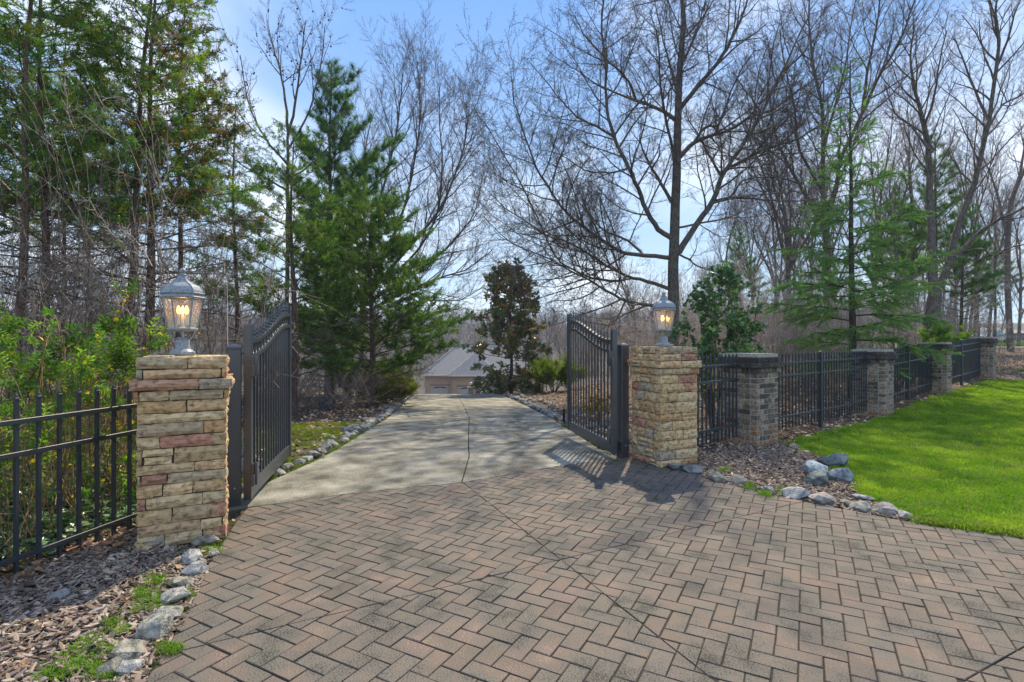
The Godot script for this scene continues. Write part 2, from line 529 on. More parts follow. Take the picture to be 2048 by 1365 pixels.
func build_apron() -> void:
	var root := thing("entrance_apron", Vector3.ZERO)
	tag(root, "weathered red-brown apron of herringbone bricks in front of the gates", "pavement", "", "structure")
	var ap := apron()
	var bed := MB.new()
	var idx := Geometry2D.triangulate_polygon(ap)
	for i in range(0, idx.size(), 3):
		var a := ap[idx[i]]
		var bb := ap[idx[i + 1]]
		var cc := ap[idx[i + 2]]
		if (bb - a).cross(cc - a) > 0:
			var s := bb; bb = cc; cc = s
		bed.tri(P(a.x, -0.0075, a.y), P(bb.x, -0.0075, bb.y), P(cc.x, -0.0075, cc.y), Color.WHITE)
	for i in ap.size():
		var a := ap[i]
		var e := ap[(i + 1) % ap.size()]
		bed.quad(P(a.x, -0.0075, a.y), P(e.x, -0.0075, e.y), P(e.x, -0.15, e.y), P(a.x, -0.15, a.y), Color.WHITE)
	put("joint_bed", bed.mesh(M.joint), root)
	# saw cuts that run across the pattern: point, direction
	var cut := [[Vector2(-.52, 5.70), Vector2(.90, 2.36)], [Vector2(2.67, 4.99), Vector2(.355, 3.70)], [Vector2(2.5, 2.63), Vector2(1.99, 2.37)]]
	var inset: Array = Geometry2D.offset_polygon(ap, -0.004)
	var edge: PackedVector2Array = inset[0]
	var wide := 0.1035
	var ux := Vector2.from_angle(deg_to_rad(-28.8))
	var uy := Vector2(-ux.y, ux.x)
	var org := Vector2(0.3, 3.2)
	var bricks := []
	for i in range(-80, 81):
		for j in range(-80, 81):
			var m := posmod(i - j, 4)
			if m != 0 and m != 3: continue
			var lo := Vector2(i, j)
			var hi := Vector2(i + 2, j + 1) if m == 0 else Vector2(i + 1, j + 2)
			var mid := org + (ux * (lo.x + hi.x) + uy * (lo.y + hi.y)) * 0.5 * wide
			if mid.y < -2.6 or mid.y > 7.2 or absf(mid.x) > maxf(mid.y * 1.15 + 0.8, 4.0): continue
			var g := 0.0034 / wide
			var poly := PackedVector2Array()
			for cn in [Vector2(lo.x + g, lo.y + g), Vector2(hi.x - g, lo.y + g), Vector2(hi.x - g, hi.y - g), Vector2(lo.x + g, hi.y - g)]:
				poly.append(org + (ux * (cn.x + R(-.026, .016)) + uy * (cn.y + R(-.016, .026))) * wide)
			var inside := true
			for p in poly:
				if not Geometry2D.is_point_in_polygon(p, edge): inside = false
			var pieces := [poly]
			if not inside:
				pieces = Geometry2D.intersect_polygons(poly, edge)
			for cc in cut:
				var dirv: Vector2 = (cc[1] - cc[0]).normalized()
				var nrm := Vector2(-dirv.y, dirv.x)
				var next := []
				for pc in pieces:
					for sd in [-1.0, 1.0]:
						var kept := clip_half(pc, cc[0] + nrm * sd * 0.0035, nrm * sd)
						if kept.size() >= 3: next.append(kept)
				pieces = next
			for pc in pieces:
				if pc.size() < 3: continue
				var ar := 0.0
				var ctr := Vector2.ZERO
				for t in pc.size():
					ar += pc[t].cross(pc[(t + 1) % pc.size()]) * 0.5
					ctr += pc[t]
				ctr /= pc.size()
				if absf(ar) < 0.0006: continue
				bricks.append([ctr.y if ctr.y > 2.0 and absf(ctr.x) < ctr.y * 0.95 else ctr.y + 50.0, pc])
	bricks.sort_custom(func(a, c): return a[0] < c[0])
	var rest := MB.new()
	for i in bricks.size():
		var pc: PackedVector2Array = bricks[i][1]
		var tint := vary(G(.83, .82, .81), 0.065)
		if R() < .04: tint = tint * R(.78, .9)
		var top := R(-.0022, .0018)
		if i < 300:
			var b := MB.new()
			var ctr := pc[0]
			var loc := PackedVector2Array()
			for p in pc: loc.append(p - ctr)
			b.slab(loc, -0.03, top, R(.0022, .0048), tint)
			put("brick", b.mesh(M.paver), root, P(ctr.x, 0, ctr.y))
		else:
			rest.slab(pc, -0.03, top, R(.0022, .0048), tint)
	var o := put("brick_field", rest.mesh(M.paver), root)
	o.set_meta("kind", "stuff")

func clip_half(poly: PackedVector2Array, at: Vector2, nrm: Vector2) -> PackedVector2Array:
	var out := PackedVector2Array()
	for i in poly.size():
		var a := poly[i]
		var b := poly[(i + 1) % poly.size()]
		var da := (a - at).dot(nrm)
		var db := (b - at).dot(nrm)
		if da >= 0: out.append(a)
		if (da >= 0) != (db >= 0): out.append(a.lerp(b, da / (da - db)))
	return out


# ---------------------------------------------------------------- stones
func rock_mesh(seed_: int) -> ArrayMesh:
	# an angular boulder: the hull of a few points on a lumpy ball
	var r2 := RandomNumberGenerator.new()
	r2.seed = seed_
	var pts := []
	while pts.size() < 17:
		var z := r2.randf_range(-1, 1)
		var a := r2.randf_range(0, TAU)
		var s := sqrt(1 - z * z)
		var p := Vector3(s * cos(a), z, s * sin(a)) * r2.randf_range(.43, .58)
		var ok := true
		for q in pts:
			if p.distance_to(q) < .22: ok = false
		if ok: pts.append(p)
	var b := MB.new()
	for i in 17:
		for j in range(i + 1, 17):
			for k in range(j + 1, 17):
				var nn: Vector3 = (pts[j] - pts[i]).cross(pts[k] - pts[i])
				var up := 0
				var dn := 0
				for m in 17:
					if m == i or m == j or m == k: continue
					if nn.dot(pts[m] - pts[i]) > 0: up += 1
					else: dn += 1
				if up == 0: facet(b, pts[i], pts[k], pts[j], r2)
				elif dn == 0: facet(b, pts[i], pts[j], pts[k], r2)
	return b.mesh(M.rock)

func facet(b: MB, a: Vector3, c: Vector3, e: Vector3, r2: RandomNumberGenerator) -> void:
	# one hull face, broken once in the middle so that it is not dead flat
	var m := (a + c + e) / 3.0
	m *= 1.0 + r2.randf_range(-.01, .05)
	b.tri(a, c, m, Color.WHITE)
	b.tri(c, e, m, Color.WHITE)
	b.tri(e, a, m, Color.WHITE)

var rocks := []
func rock(x: float, d: float, size: Vector3, label: String, group: String, tint := Color(.37, .365, .35), called := "rock") -> void:
	var o := MeshInstance3D.new()
	o.mesh = rocks[rng.randi() % rocks.size()]
	var k := vary(tint, 0.28)
	var key := "rock%d" % (rng.randi() % 9)
	if not M.has(key):
		var m: StandardMaterial3D = M.rock.duplicate()
		m.albedo_color = k.linear_to_srgb()
		M[key] = m
	var use: StandardMaterial3D = M[key]
	if tint != Color(.37, .365, .35):
		use = M.rock.duplicate()
		use.albedo_color = k.linear_to_srgb()
	o.material_override = use
	o.name = numbered(called)
	add_child(o)
	o.transform = Transform3D(Basis.from_euler(Vector3(R(-.3, .3), R(0, TAU), R(-.3, .3))) * Basis.from_scale(size), P(x, land(x, d) + size.y * 0.15, d))
	tag(o, label, "rock", group)

func build_rocks() -> void:
	for k in 10: rocks.append(rock_mesh(50 + k))
	var near := "rocks edging the apron beside the fenced jasmine"
	for a in [[417, 1091, 38], [388, 1126, 36], [396, 1149, 38], [371, 1173, 42], [357, 1205, 54], [341, 1237, 50], [316, 1273, 64], [263, 1318, 58], [229, 1348, 44], [266, 1347, 46], [288, 1296, 22], [432, 1112, 20]]:
		var d: float = EYE * FOCAL / (a[1] - 682.5 - a[2] * 0.1)
		var s: float = a[2] * 1.1 / FOCAL * d
		rock((a[0] - 1024) / FOCAL * d - 0.02, d, Vector3(s * R(.95, 1.25), s * R(.55, .8), s * R(.9, 1.2)), "blue-gray rock edging the brick apron beside the bark-mulch bed with the jasmine fence", near)
	rock(-2.66, 3.14, Vector3(.13, .05, .10), "flat pale lilac rock lying on bark mulch near the jasmine fence", "", Color(.42, .40, .44))
	var bedr := "rocks edging the mulch bed at the lawn"
	for a in [[1356, 940, 38], [1390, 945, 44], [1440, 962, 44], [1480, 968, 40], [1540, 984, 30], [1595, 996, 54], [1651, 1006, 56], [1700, 1012, 34], [1731, 1022, 44], [1787, 1028, 50], [1819, 1038, 36], [1760, 1026, 28], [1595, 894, 24]]:
		var d: float = EYE * FOCAL / (a[1] - 682.5)
		var s: float = a[2] / FOCAL * d
		rock((a[0] - 1024) / FOCAL * d, d + 0.05, Vector3(s * 1.1, s * R(.4, .55), s * R(.8, 1.1)), "low blue-gray rock edging the mulch bed between the stone pillar and the lawn", bedr)
	for a in [[1668, 930, 58, "large dark rock standing behind others at the corner of the mulch bed", Color(.22, .245, .28)], [1631, 946, 48, "pale flat-topped rock in the cluster at the mulch bed corner", Color(.46, .49, .50)], [1632, 966, 50, "blue-gray rock in front of the pale rock at the mulch bed corner", Color(.24, .275, .31)], [1680, 960, 52, "rounded blue-gray rock beside the grass at the mulch bed corner", Color(.27, .31, .35)], [1723, 998, 46, "flat pale slab of rock sunk in the lawn edge", Color(.44, .46, .46)]]:
		var d: float = EYE * FOCAL / (a[1] - 682.5)
		var s: float = a[2] / FOCAL * d
		rock((a[0] - 1024) / FOCAL * d, d, Vector3(s * 1.15, s * (.3 if a[0] > 1700 else .72), s), a[3], "", a[4])
	var g1 := "rocks lining the drive beside the thin grass and cedar"
	var g2 := "rocks lining the drive beside the leaf-covered bank"
	var d := 5.25
	while d < 24.0:
		var e := drive_x(d) - HALF - 0.28 * smoothstep(7.6, 5.0, d)
		var s := R(.12, .23)
		rock(e - s * .5 - R(0, .06), d, Vector3(s * 1.2, s * R(.55, .85), s), "angular gray rock lining the concrete drive beside the thin grass", g1)
		if R() < .25: rock(e - s * .5 - R(.18, .3), d + .1, Vector3(s, s * .7, s), "angular gray rock lining the concrete drive beside the thin grass", g1)
		d += s * R(1.05, 1.8)
	d = 7.35
	while d < 21.0:
		var e := drive_x(d) + HALF
		var s := R(.13, .25)
		if d > 10.9 and d < 11.4: d += .4
		var dk: Color = [Color(.20, .225, .245), Color(.27, .29, .30), Color(.37, .365, .35)][rng.randi() % 3]
		rock(e + s * .5 + R(0.02, .12), d, Vector3(s * 1.2, s * R(.5, .9), s), "angular gray rock lining the concrete drive below the leaf-covered bank", g2, dk)
		if d > 8.5 and R() < .55: rock(e + s * .5 + R(.28, .75), d + R(-.1, .2), Vector3(s * 1.1, s * .8, s), "angular gray rock lining the concrete drive below the leaf-covered bank", g2)
		d += s * R(.9, 1.5)
	rock(-4.95, 14.2, Vector3(.62, .5, .5), "dark boulder on the leaf litter under the cedar", "", Color(.16, .19, .22))
	rock(-5.35, 15.4, Vector3(.7, .5, .55), "gray boulder behind the dark one under the cedar", "", Color(.17, .17, .18))
	rock(-5.25, 12.4, Vector3(.45, .34, .4), "small boulder at the edge of the thin grass by the gate leaf", "", Color(.2, .24, .28))
	rock(-3.05, 6.05, Vector3(.42, .85, .42), "tall pale boulder behind the gate leaf next to the jasmine", "", Color(.55, .55, .52), "boulder")
	# a short dark post at the drive's edge
	var post := thing("path_marker", P(drive_x(11.15) + HALF + .13, drive_y(11.15), 11.15))
	var b := MB.new()
	b.lathe([[.028, -.06], [.028, .27], [.022, .285], [.0, .287]], 10, G(.03, .028, .026))
	put("stake", b.mesh(M.wood), post)
	b = MB.new()
	b.lathe([[.034, .20], [.034, .222]], 10, G(.05, .045, .04))
	put("collar", b.mesh(M.wood), post)
	tag(post, "short dark stake marker between the rocks at the drive's edge", "marker")


# ---------------------------------------------------------------- stone pillars
func stone_mesh(w: float, h: float, dep: float, col: Color) -> ArrayMesh:
	# a split-faced stone: rough front of a few facets, edges drawn back
	var b := MB.new()
	var nx := clampi(int(w / 0.075) + 1, 2, 6)
	var ny := 3 if h > 0.07 else 2
	var g := []
	for j in ny + 1:
		var row := []
		for i in nx + 1:
			var e := i == 0 or j == 0 or i == nx or j == ny
			var x := (float(i) / nx - 0.5) * w + (R(-.008, .008) if i > 0 and i < nx else R(-.004, .004))
			var y := (float(j) / ny - 0.5) * h + R(-.0035, .0035)
			row.append(Vector3(x, y, dep * 0.5 + (R(-.016, -.009) if e else R(-.003, .011))))
		g.append(row)
	for j in ny:
		for i in nx:
			var p: Vector3 = g[j][i]
			var q: Vector3 = g[j][i + 1]
			var r: Vector3 = g[j + 1][i + 1]
			var s: Vector3 = g[j + 1][i]
			if (i + j) % 2 == 0:
				b.tri(p, s, r, col); b.tri(p, r, q, col)
			else:
				b.tri(p, s, q, col); b.tri(q, s, r, col)
	var ring := []
	for i in nx: ring.append(g[0][i])
	for j in ny: ring.append(g[j][nx])
	for i in nx: ring.append(g[ny][nx - i])
	for j in ny: ring.append(g[ny - j][0])
	for i in ring.size():
		var p: Vector3 = ring[i]
		var q: Vector3 = ring[(i + 1) % ring.size()]
		b.quad(q, Vector3(q.x, q.y, -dep * .5), Vector3(p.x, p.y, -dep * .5), p, col)
	b.quad(Vector3(-w / 2, -h / 2, -dep / 2), Vector3(w / 2, -h / 2, -dep / 2), Vector3(w / 2, h / 2, -dep / 2), Vector3(-w / 2, h / 2, -dep / 2), col)
	return b.mesh(M.ledgestone)

const TAN := Color(.60, .44, .265)
const BUFF := Color(.66, .52, .33)
const SAND := Color(.54, .37, .205)
const PINK := Color(.46, .26, .195)
const ASH := Color(.42, .38, .30)

func stone_pillar(at: Vector3, turn: float, h: float, front: Array, label: String) -> void:
	var root := thing("stone_pillar", at, turn)
	tag(root, label, "pillar")
	var w := 0.57
	var dep := 0.10
	var core := MB.new()
	core.box(Transform3D(Basis.IDENTITY, Vector3(0, h * 0.5 - 0.07, 0)), Vector3(w - .05, h + .1, w - .05), G(.10, .085, .065))
	put("mortar_core", core.mesh(M.mortar), root)
	var total := 0.0
	for r in front: total += r[0]
	var y := h
	for k in front.size():
		var rh: float = front[k][0] / total * h
		var proud := 0.0
		if k == 2: proud = 0.042
		elif k == 3: proud = 0.018
		elif k < 2: proud = 0.004
		for face in 4:
			var full := (k + face) % 2 == 0
			if k <= 3: full = face % 2 == 0
			var span := w + proud * 2.0 if full else w - dep * 1.0 + proud * 1.2
			if not full: span = w - 2 * dep + 0.03 + proud * 2.0
			var cuts := []
			var tints := []
			if face == 0 and front[k].size() > 1:
				cuts = front[k][1]
				tints = front[k][2]
				span = w + proud * 2.0
			else:
				var q := R(.18, .62)
				while q < .88:
					cuts.append(q)
					q += R(.22, .55)
			cuts = [0.0] + cuts + [1.0]
			for i in cuts.size() - 1:
				var sw: float = (cuts[i + 1] - cuts[i]) * span - 0.007
				var col: Color
				if i < tints.size(): col = tints[i]
				else:
					var z := R()
					col = TAN if z < .34 else (BUFF if z < .62 else (SAND if z < .76 else (PINK if z < .9 else ASH)))
				col = vary(col, 0.13)
				var sx: float = ((cuts[i] + cuts[i + 1]) * .5 - .5) * span
				var bb := Basis(Vector3.UP, face * PI * .5)
				var out := w * .5 - dep * .5 + proud + R(-.006, .008)
				var split := rh > .075 and sw > .1 and R() < (.0 if face == 0 and tints.size() > 0 else .16)
				if face == 0 and k == 8 and i == 1 and tints.size() > 0: split = true
				if split:
					var f := R(.42, .58)
					var h1 := rh * f - .006
					var h2 := rh * (1.0 - f) - .006
					put("stone", stone_mesh(sw, h1, dep, col), root, bb * Vector3(sx, y - h1 * .5 - .002, out), bb)
					put("stone", stone_mesh(sw * R(.9, 1.0), h2, dep, vary(ASH if R() < .5 else col, .1)), root, bb * Vector3(sx, y - rh + h2 * .5 + .003, out + R(-.006, .006)), bb)
				else:
					put("stone", stone_mesh(sw, rh - .007, dep, col), root, bb * Vector3(sx, y - rh * .5, out), bb * Basis(Vector3.BACK, R(-.008, .008)))
		y -= rh
	var top := MB.new()
	for i in 3:
		for j in 3:
			top.box(Transform3D(Basis(Vector3.UP, R(-.03, .03)), Vector3((i - 1) * .155 + R(-.01, .01), h - .026 + R(-.003, .004), (j - 1) * .155)), Vector3(.15, .05, .15), vary(BUFF, .1), .008)
	put("top_bed", top.mesh(M.ledgestone), root)

func build_pillars() -> void:
	var rows := [[25, [.56], [ASH.lerp(TAN, .5), TAN]], [20.5, [.07, .93], [ASH, TAN, SAND]], [22.4, [.66], [PINK.lerp(TAN, .35), ASH]],
		[20.7, [.06, .36, .94], [PINK.lerp(SAND, .5), BUFF, ASH.lerp(BUFF, .4), SAND]], [25.3, [.54], [SAND.lerp(TAN, .5), TAN]], [20, [.05, .95], [ASH, BUFF, TAN]],
		[26, [.73], [ASH.lerp(TAN, .4), SAND]], [25.6, [.25, .93], [BUFF, PINK, SAND]], [31.4, [.06, .4], [TAN, BUFF, TAN]], [19.5, [.63, .94], [BUFF, TAN, SAND]],
		[20.5, [.05, .33], [BUFF, PINK, ASH.lerp(TAN, .5)]], [25, [.28, .61, .92], [SAND.lerp(BUFF, .5), BUFF, TAN, SAND]], [25, [.1, .72], [PINK, BUFF, TAN.lerp(ASH, .4)]],
		[30.6, [.38, .95], [TAN, TAN.lerp(ASH, .5), SAND]], [21.1, [.7, .95], [SAND.lerp(ASH, .3), BUFF, TAN]], [25.3, [.3, .72], [ASH, BUFF.lerp(ASH, .3), TAN]]]
	stone_pillar(P(-2.555, 0, 4.21), deg_to_rad(27.0), 1.385, rows, "tan ledgestone gate pillar next to the yellow jasmine fence")
	var rows2 := [[26, [.26, .6], [TAN.lerp(ASH, .4), ASH, ASH.lerp(PINK, .4)]], [26, [.55], [BUFF, PINK]], [26, [.5], [TAN, BUFF]], [25, [.78], [BUFF, PINK.lerp(SAND, .5)]], [33, [.48], [BUFF, PINK]], [34, [.66], [BUFF, PINK]], [36, [.46], [TAN, BUFF]],
		[42, [.42], [TAN, BUFF]], [28, [.6], [SAND, TAN]], [34, [.33], [BUFF, TAN]], [38, [.42, .62], [TAN, BUFF, BUFF]], [36, [.5], [BUFF, TAN]], [36, [.42], [ASH, BUFF.lerp(ASH, .3)]], [24, [.6], [BUFF, SAND]]]
	stone_pillar(P(1.90, 0, 6.72), deg_to_rad(24.0), 1.43, rows2, "tan ledgestone gate pillar standing at the corner of the mulch bed")


# ---------------------------------------------------------------- lanterns
func lantern(at: Vector3, turn: float, label: String) -> void:
	var root := thing("lantern", at, turn)
	tag(root, label, "lantern", "lanterns on the gate pillars")
	var c := G(.33, .37, .41)
	var b := MB.new()
	b.box(Transform3D(Basis.IDENTITY, Vector3(0, .013, 0)), Vector3(.17, .026, .17), c, .005)
	put("plinth", b.mesh(M.pewter), root)
	b = MB.new()
	b.lathe([[.078, .026], [.070, .036], [.054, .046]], 24, c)
	b.lathe([[.054, .046], [.050, .06], [.048, .11], [.043, .133], [.03, .14], [.0, .141]], 12, c)
	put("neck", b.mesh(M.pewter), root)
	for k in 6:
		var a := TAU * k / 6 + PI / 6
		var dirv := Vector3(cos(a), 0, sin(a))
		b = MB.new()
		var pts := PackedVector3Array()
		var rr := PackedFloat32Array()
		for i in 9:
			var t := i / 8.0
			pts.append(dirv * (.032 + .062 * t + .02 * sin(t * PI)) + Vector3(0, .125 + .06 * t - .012 * sin(t * TAU), 0))
			rr.append(.0055)
		b.tube(pts, rr, 5, c, true)
		put("scroll", b.mesh(M.pewter), root)
	b = MB.new()
	b.lathe([[.0, .183], [.085, .184], [.100, .190], [.107, .199], [.105, .208], [.097, .213], [.0, .2135]], 6, c, Vector3.ZERO, 0, true)
	put("tray", b.mesh(M.pewter), root)
	for k in 6:
		var a0 := TAU * k / 6
		var a1 := TAU * (k + 1) / 6
		var lo := .096
		var hi := .134
		var p := Vector3(cos(a0) * lo, .2138, sin(a0) * lo)
		var q := Vector3(cos(a1) * lo, .2138, sin(a1) * lo)
		var r := Vector3(cos(a1) * hi, .440, sin(a1) * hi)
		var s := Vector3(cos(a0) * hi, .440, sin(a0) * hi)
		b = MB.new()
		var inn := (Vector3.ZERO - (p + q + r + s) * .25)
		inn = Vector3(inn.x, 0, inn.z).normalized() * .0035
		b.quad(p, q, r, s, Color.WHITE)
		b.quad(p + inn, s + inn, r + inn, q + inn, Color.WHITE)
		put("pane", b.mesh(M.glass), root)
		b = MB.new()
		b.tube(PackedVector3Array([p * 1.01, s * Vector3(1.01, 1, 1.01)]), PackedFloat32Array([.006, .007]), 6, c, true)
		put("glazing_bar", b.mesh(M.pewter), root)
	b = MB.new()
	b.lathe([[.132, .438], [.150, .441], [.155, .450], [.148, .456], [.143, .466], [.150, .474], [.154, .480], [.150, .486], [.14, .488]], 6, c, Vector3.ZERO, 0, true)
	put("cornice", b.mesh(M.pewter), root)
	b = MB.new()
	b.lathe([[.146, .485], [.141, .505], [.125, .528], [.100, .546], [.072, .560], [.050, .575], [.038, .594], [.031, .614], [.027, .620]], 6, c, Vector3.ZERO, 0, true)
	var roof := put("roof", b.mesh(M.pewter), root)
	for k in 6:
		var a := TAU * k / 6
		b = MB.new()
		var pts := PackedVector3Array()
		for q in [[.146, .487], [.141, .506], [.125, .529], [.100, .547], [.072, .561], [.050, .576], [.038, .595], [.031, .615]]:
			pts.append(Vector3(cos(a) * q[0], q[1], sin(a) * q[0]))
		b.tube(pts, PackedFloat32Array([.005, .005, .005, .0045, .004, .004, .0035, .003]), 5, c)
		put("rib", b.mesh(M.pewter), roof)
	b = MB.new()
	b.lathe([[.027, .618], [.031, .624], [.029, .630], [.014, .634], [.016, .638], [.022, .648], [.0235, .657], [.020, .668], [.011, .677], [.0, .680]], 16, c)
	put("finial", b.mesh(M.pewter), root)
	b = MB.new()
	b.lathe([[.02, .2135], [.012, .22], [.008, .25], [.0, .251]], 10, c)
	for k in 3:
		var a := TAU * k / 3 + .5
		b.lathe([[.009, .235], [.011, .25], [.011, .315], [.0, .316]], 8, G(.62, .58, .5), Vector3(cos(a) * .032, 0, sin(a) * .032))
	put("candle_cluster", b.mesh(M.paint), root)
	for k in 3:
		var a := TAU * k / 3 + .5
		b = MB.new()
		b.lathe([[.006, .0], [.013, .012], [.0155, .026], [.012, .045], [.006, .062], [.0, .072]], 10, Color.WHITE)
		put("light_bulb", b.mesh(M.bulb), root, Vector3(cos(a) * .032, .317, sin(a) * .032))
	var l := OmniLight3D.new()
	l.name = "lantern_glow"
	l.light_color = Color(1, .70, .36)
	l.light_energy = 0.014
	l.light_size = .03
	l.omni_range = 12.0
	l.omni_attenuation = 2.0
	l.shadow_enabled = true
	root.add_child(l)
	l.position = Vector3(0, .37, 0)

func build_lanterns() -> void:
	lantern(P(-2.575, 1.392, 4.2), deg_to_rad(27 + 3), "hexagonal pewter lantern lit on the stone pillar beside the jasmine")
	lantern(P(1.90, 1.437, 6.72), deg_to_rad(24 + 2), "hexagonal pewter lantern lit on the stone pillar before the camellia shrub")


# ---------------------------------------------------------------- iron gates
const IRON := Color(.030, .036, .047)
const STEEL := Color(.038, .045, .058)

func spear_mesh() -> ArrayMesh:
	var b := MB.new()
	b.lathe([[.011, 0], [.016, .004], [.016, .012], [.008, .02], [.011, .035], [.015, .05], [.011, .064], [.007, .07], [.012, .078], [.012, .086], [.0065, .10], [.004, .15], [.0, .172]], 8, STEEL)
	return b.mesh(M.gate_iron)

func ring_mesh(hh: float) -> ArrayMesh:
	var b := MB.new()
	var pts := PackedVector3Array()
	var rr := PackedFloat32Array()
	for i in 17:
		var a := TAU * i / 16
		pts.append(Vector3(cos(a) * .034, sin(a) * hh, 0))
		rr.append(.0062)
	b.tube(pts, rr, 5, STEEL)
	return b.mesh(M.gate_iron)

func gate_leaf(hinge: Vector2, far: Vector2, side: float, label: String) -> void:
	var v := far - hinge
	var turn := atan2(v.y, v.x)
	var root := thing("gate_leaf", P(hinge.x, 0, hinge.y), turn)
	tag(root, label, "gate", "open leaves of the driveway gate")
	var L := v.length()
	var crest := func(s: float) -> float: return 1.50 + .32 * (0.5 - 0.5 * cos(PI * clampf((s - .05) / (L - .12), 0, 1)))
	var b := MB.new()
	b.box(Transform3D(Basis.IDENTITY, Vector3(0, .855, 0)), Vector3(.066, 1.59, .066), STEEL, .004)
	put("stile", b.mesh(M.gate_iron), root)
	b = MB.new()
	b.box(Transform3D(Basis.IDENTITY, Vector3(L, 1.0, 0)), Vector3(.066, 1.88, .066), STEEL, .004)
	put("stile", b.mesh(M.gate_iron), root)
	b = MB.new()
	b.box(Transform3D(Basis.IDENTITY, Vector3(L * .5, .135, 0)), Vector3(L - .067, .14, .05), STEEL, .004)
	put("bottom_rail", b.mesh(M.gate_iron), root)
	for drop in [0.0, .135]:
		b = MB.new()
		var n := 24
		for i in n:
			var s0 := .033 + (L - .066) * i / n
			var s1 := .033 + (L - .066) * (i + 1) / n
			var a := Vector3(s0, crest.call(s0) - drop, 0)
			var e := Vector3(s1, crest.call(s1) - drop, 0)
			for q in [[1, -1, 1, 1], [1, 1, -1, 1], [-1, 1, -1, -1], [-1, -1, 1, -1]]:
				var o1 := Vector3(0, q[0] * .018, q[1] * .026)
				var o2 := Vector3(0, q[2] * .018, q[3] * .026)
				b.quad(a + o1, e + o1, e + o2, a + o2, STEEL)
		put("curved_rail", b.mesh(M.gate_iron), root)
	var spear := spear_mesh()
	var ring := ring_mesh(.047)
	var count := 15
	for i in count:
		var s := .033 + (L - .066) * (i + .5) / count
		var y: float = crest.call(s)
		b = MB.new()
		b.box(Transform3D(Basis.IDENTITY, Vector3(0, (y + .012 + .205) * .5, 0)), Vector3(.019, y + .012 - .205, .019), STEEL)
		var pk := put("picket", b.mesh(M.gate_iron), root, Vector3(s, 0, 0))
		put("finial", spear, pk, Vector3(0, y + .016, 0))
		if i < count - 1:
			var s2 := s + (L - .066) / count * .5
			put("ring", ring, root, Vector3(s2, crest.call(s2) - .0675, 0))
	for y in [.30, 1.28]:
		b = MB.new()
		b.box(Transform3D(Basis.IDENTITY, Vector3(-.01, y, .055 * side)), Vector3(.08, .17, .045), STEEL, .004)
		b.box(Transform3D(Basis.IDENTITY, Vector3(-.06, y - .05, .06 * side)), Vector3(.12, .10, .03), STEEL, .003)
		b.lathe([[.0, -.10], [.014, -.10], [.014, .10], [.0, .10]], 10, STEEL, Vector3(-.05, y, .075 * side))
		put("hinge", b.mesh(M.gate_iron), root)

func gate_post(at: Vector2, turn: float, label: String, whip: bool) -> void:
	var root := thing("gate_post", P(at.x, 0, at.y), turn)
	tag(root, label, "post", "steel gate posts")
	var b := MB.new()
	b.box(Transform3D(Basis.IDENTITY, Vector3(0, .68, 0)), Vector3(.115, 1.5, .115), STEEL, .006)
	put("shaft", b.mesh(M.gate_iron), root)
	b = MB.new()
	b.box(Transform3D(Basis.IDENTITY, Vector3(0, 1.438, 0)), Vector3(.132, .025, .132), STEEL, .004)
	b.lathe([[.085, 1.45], [.05, 1.468], [.0, 1.474]], 4, STEEL, Vector3.ZERO, PI / 4, true)
	put("cap", b.mesh(M.gate_iron), root)
	b = MB.new()
	b.lathe([[.0, 0], [.011, .0], [.009, .008], [.0, .01]], 8, G(.3, .31, .32))
	put("bolt", b.mesh(M.gate_iron), root, Vector3(.0, .16, .058), Basis(Vector3.RIGHT, PI / 2))
	if whip:
		b = MB.new()
		b.tube(PackedVector3Array([Vector3(-.05, 1.44, -.05), Vector3(-.052, 1.7, -.05), Vector3(-.055, 2.02, -.05)]), PackedFloat32Array([.003, .0025, .0018]), 5, G(.6, .62, .63), true)
		put("antenna", b.mesh(M.paint), root)

func build_gates() -> void:
	gate_post(Vector2(-2.545, 4.92), deg_to_rad(30), "black steel gate post behind the pillar by the jasmine fence", true)
	gate_post(Vector2(1.43, 6.93), deg_to_rad(26), "black steel gate post against the pillar at the mulch bed", false)
	gate_leaf(Vector2(-2.405, 4.90), Vector2(-2.80, 6.72), 1.0, "black iron gate leaf swung open beside the cedar and thin grass")
	gate_leaf(Vector2(1.30, 6.84), Vector2(.935, 8.75), -1.0, "black iron gate leaf swung open in front of the leaf-covered bank")


# ---------------------------------------------------------------- brick pillars and fence panels
var brick_variants := {}
func one_brick(w: float, h: float, dep: float, tone: int) -> ArrayMesh:
	var key := "%d_%d_%d" % [int(w * 1000), int(h * 1000), tone]
	if not brick_variants.has(key):
		var tones := [G(.36, .305, .24), G(.23, .20, .17), G(.46, .40, .325), G(.13, .12, .11), G(.44, .29, .19), G(.075, .07, .067), G(.34, .23, .155)]
		var b := MB.new()
		b.box(Transform3D.IDENTITY, Vector3(w, h, dep), tones[tone], .005)
		brick_variants[key] = b.mesh(M.brick)
	return brick_variants[key]

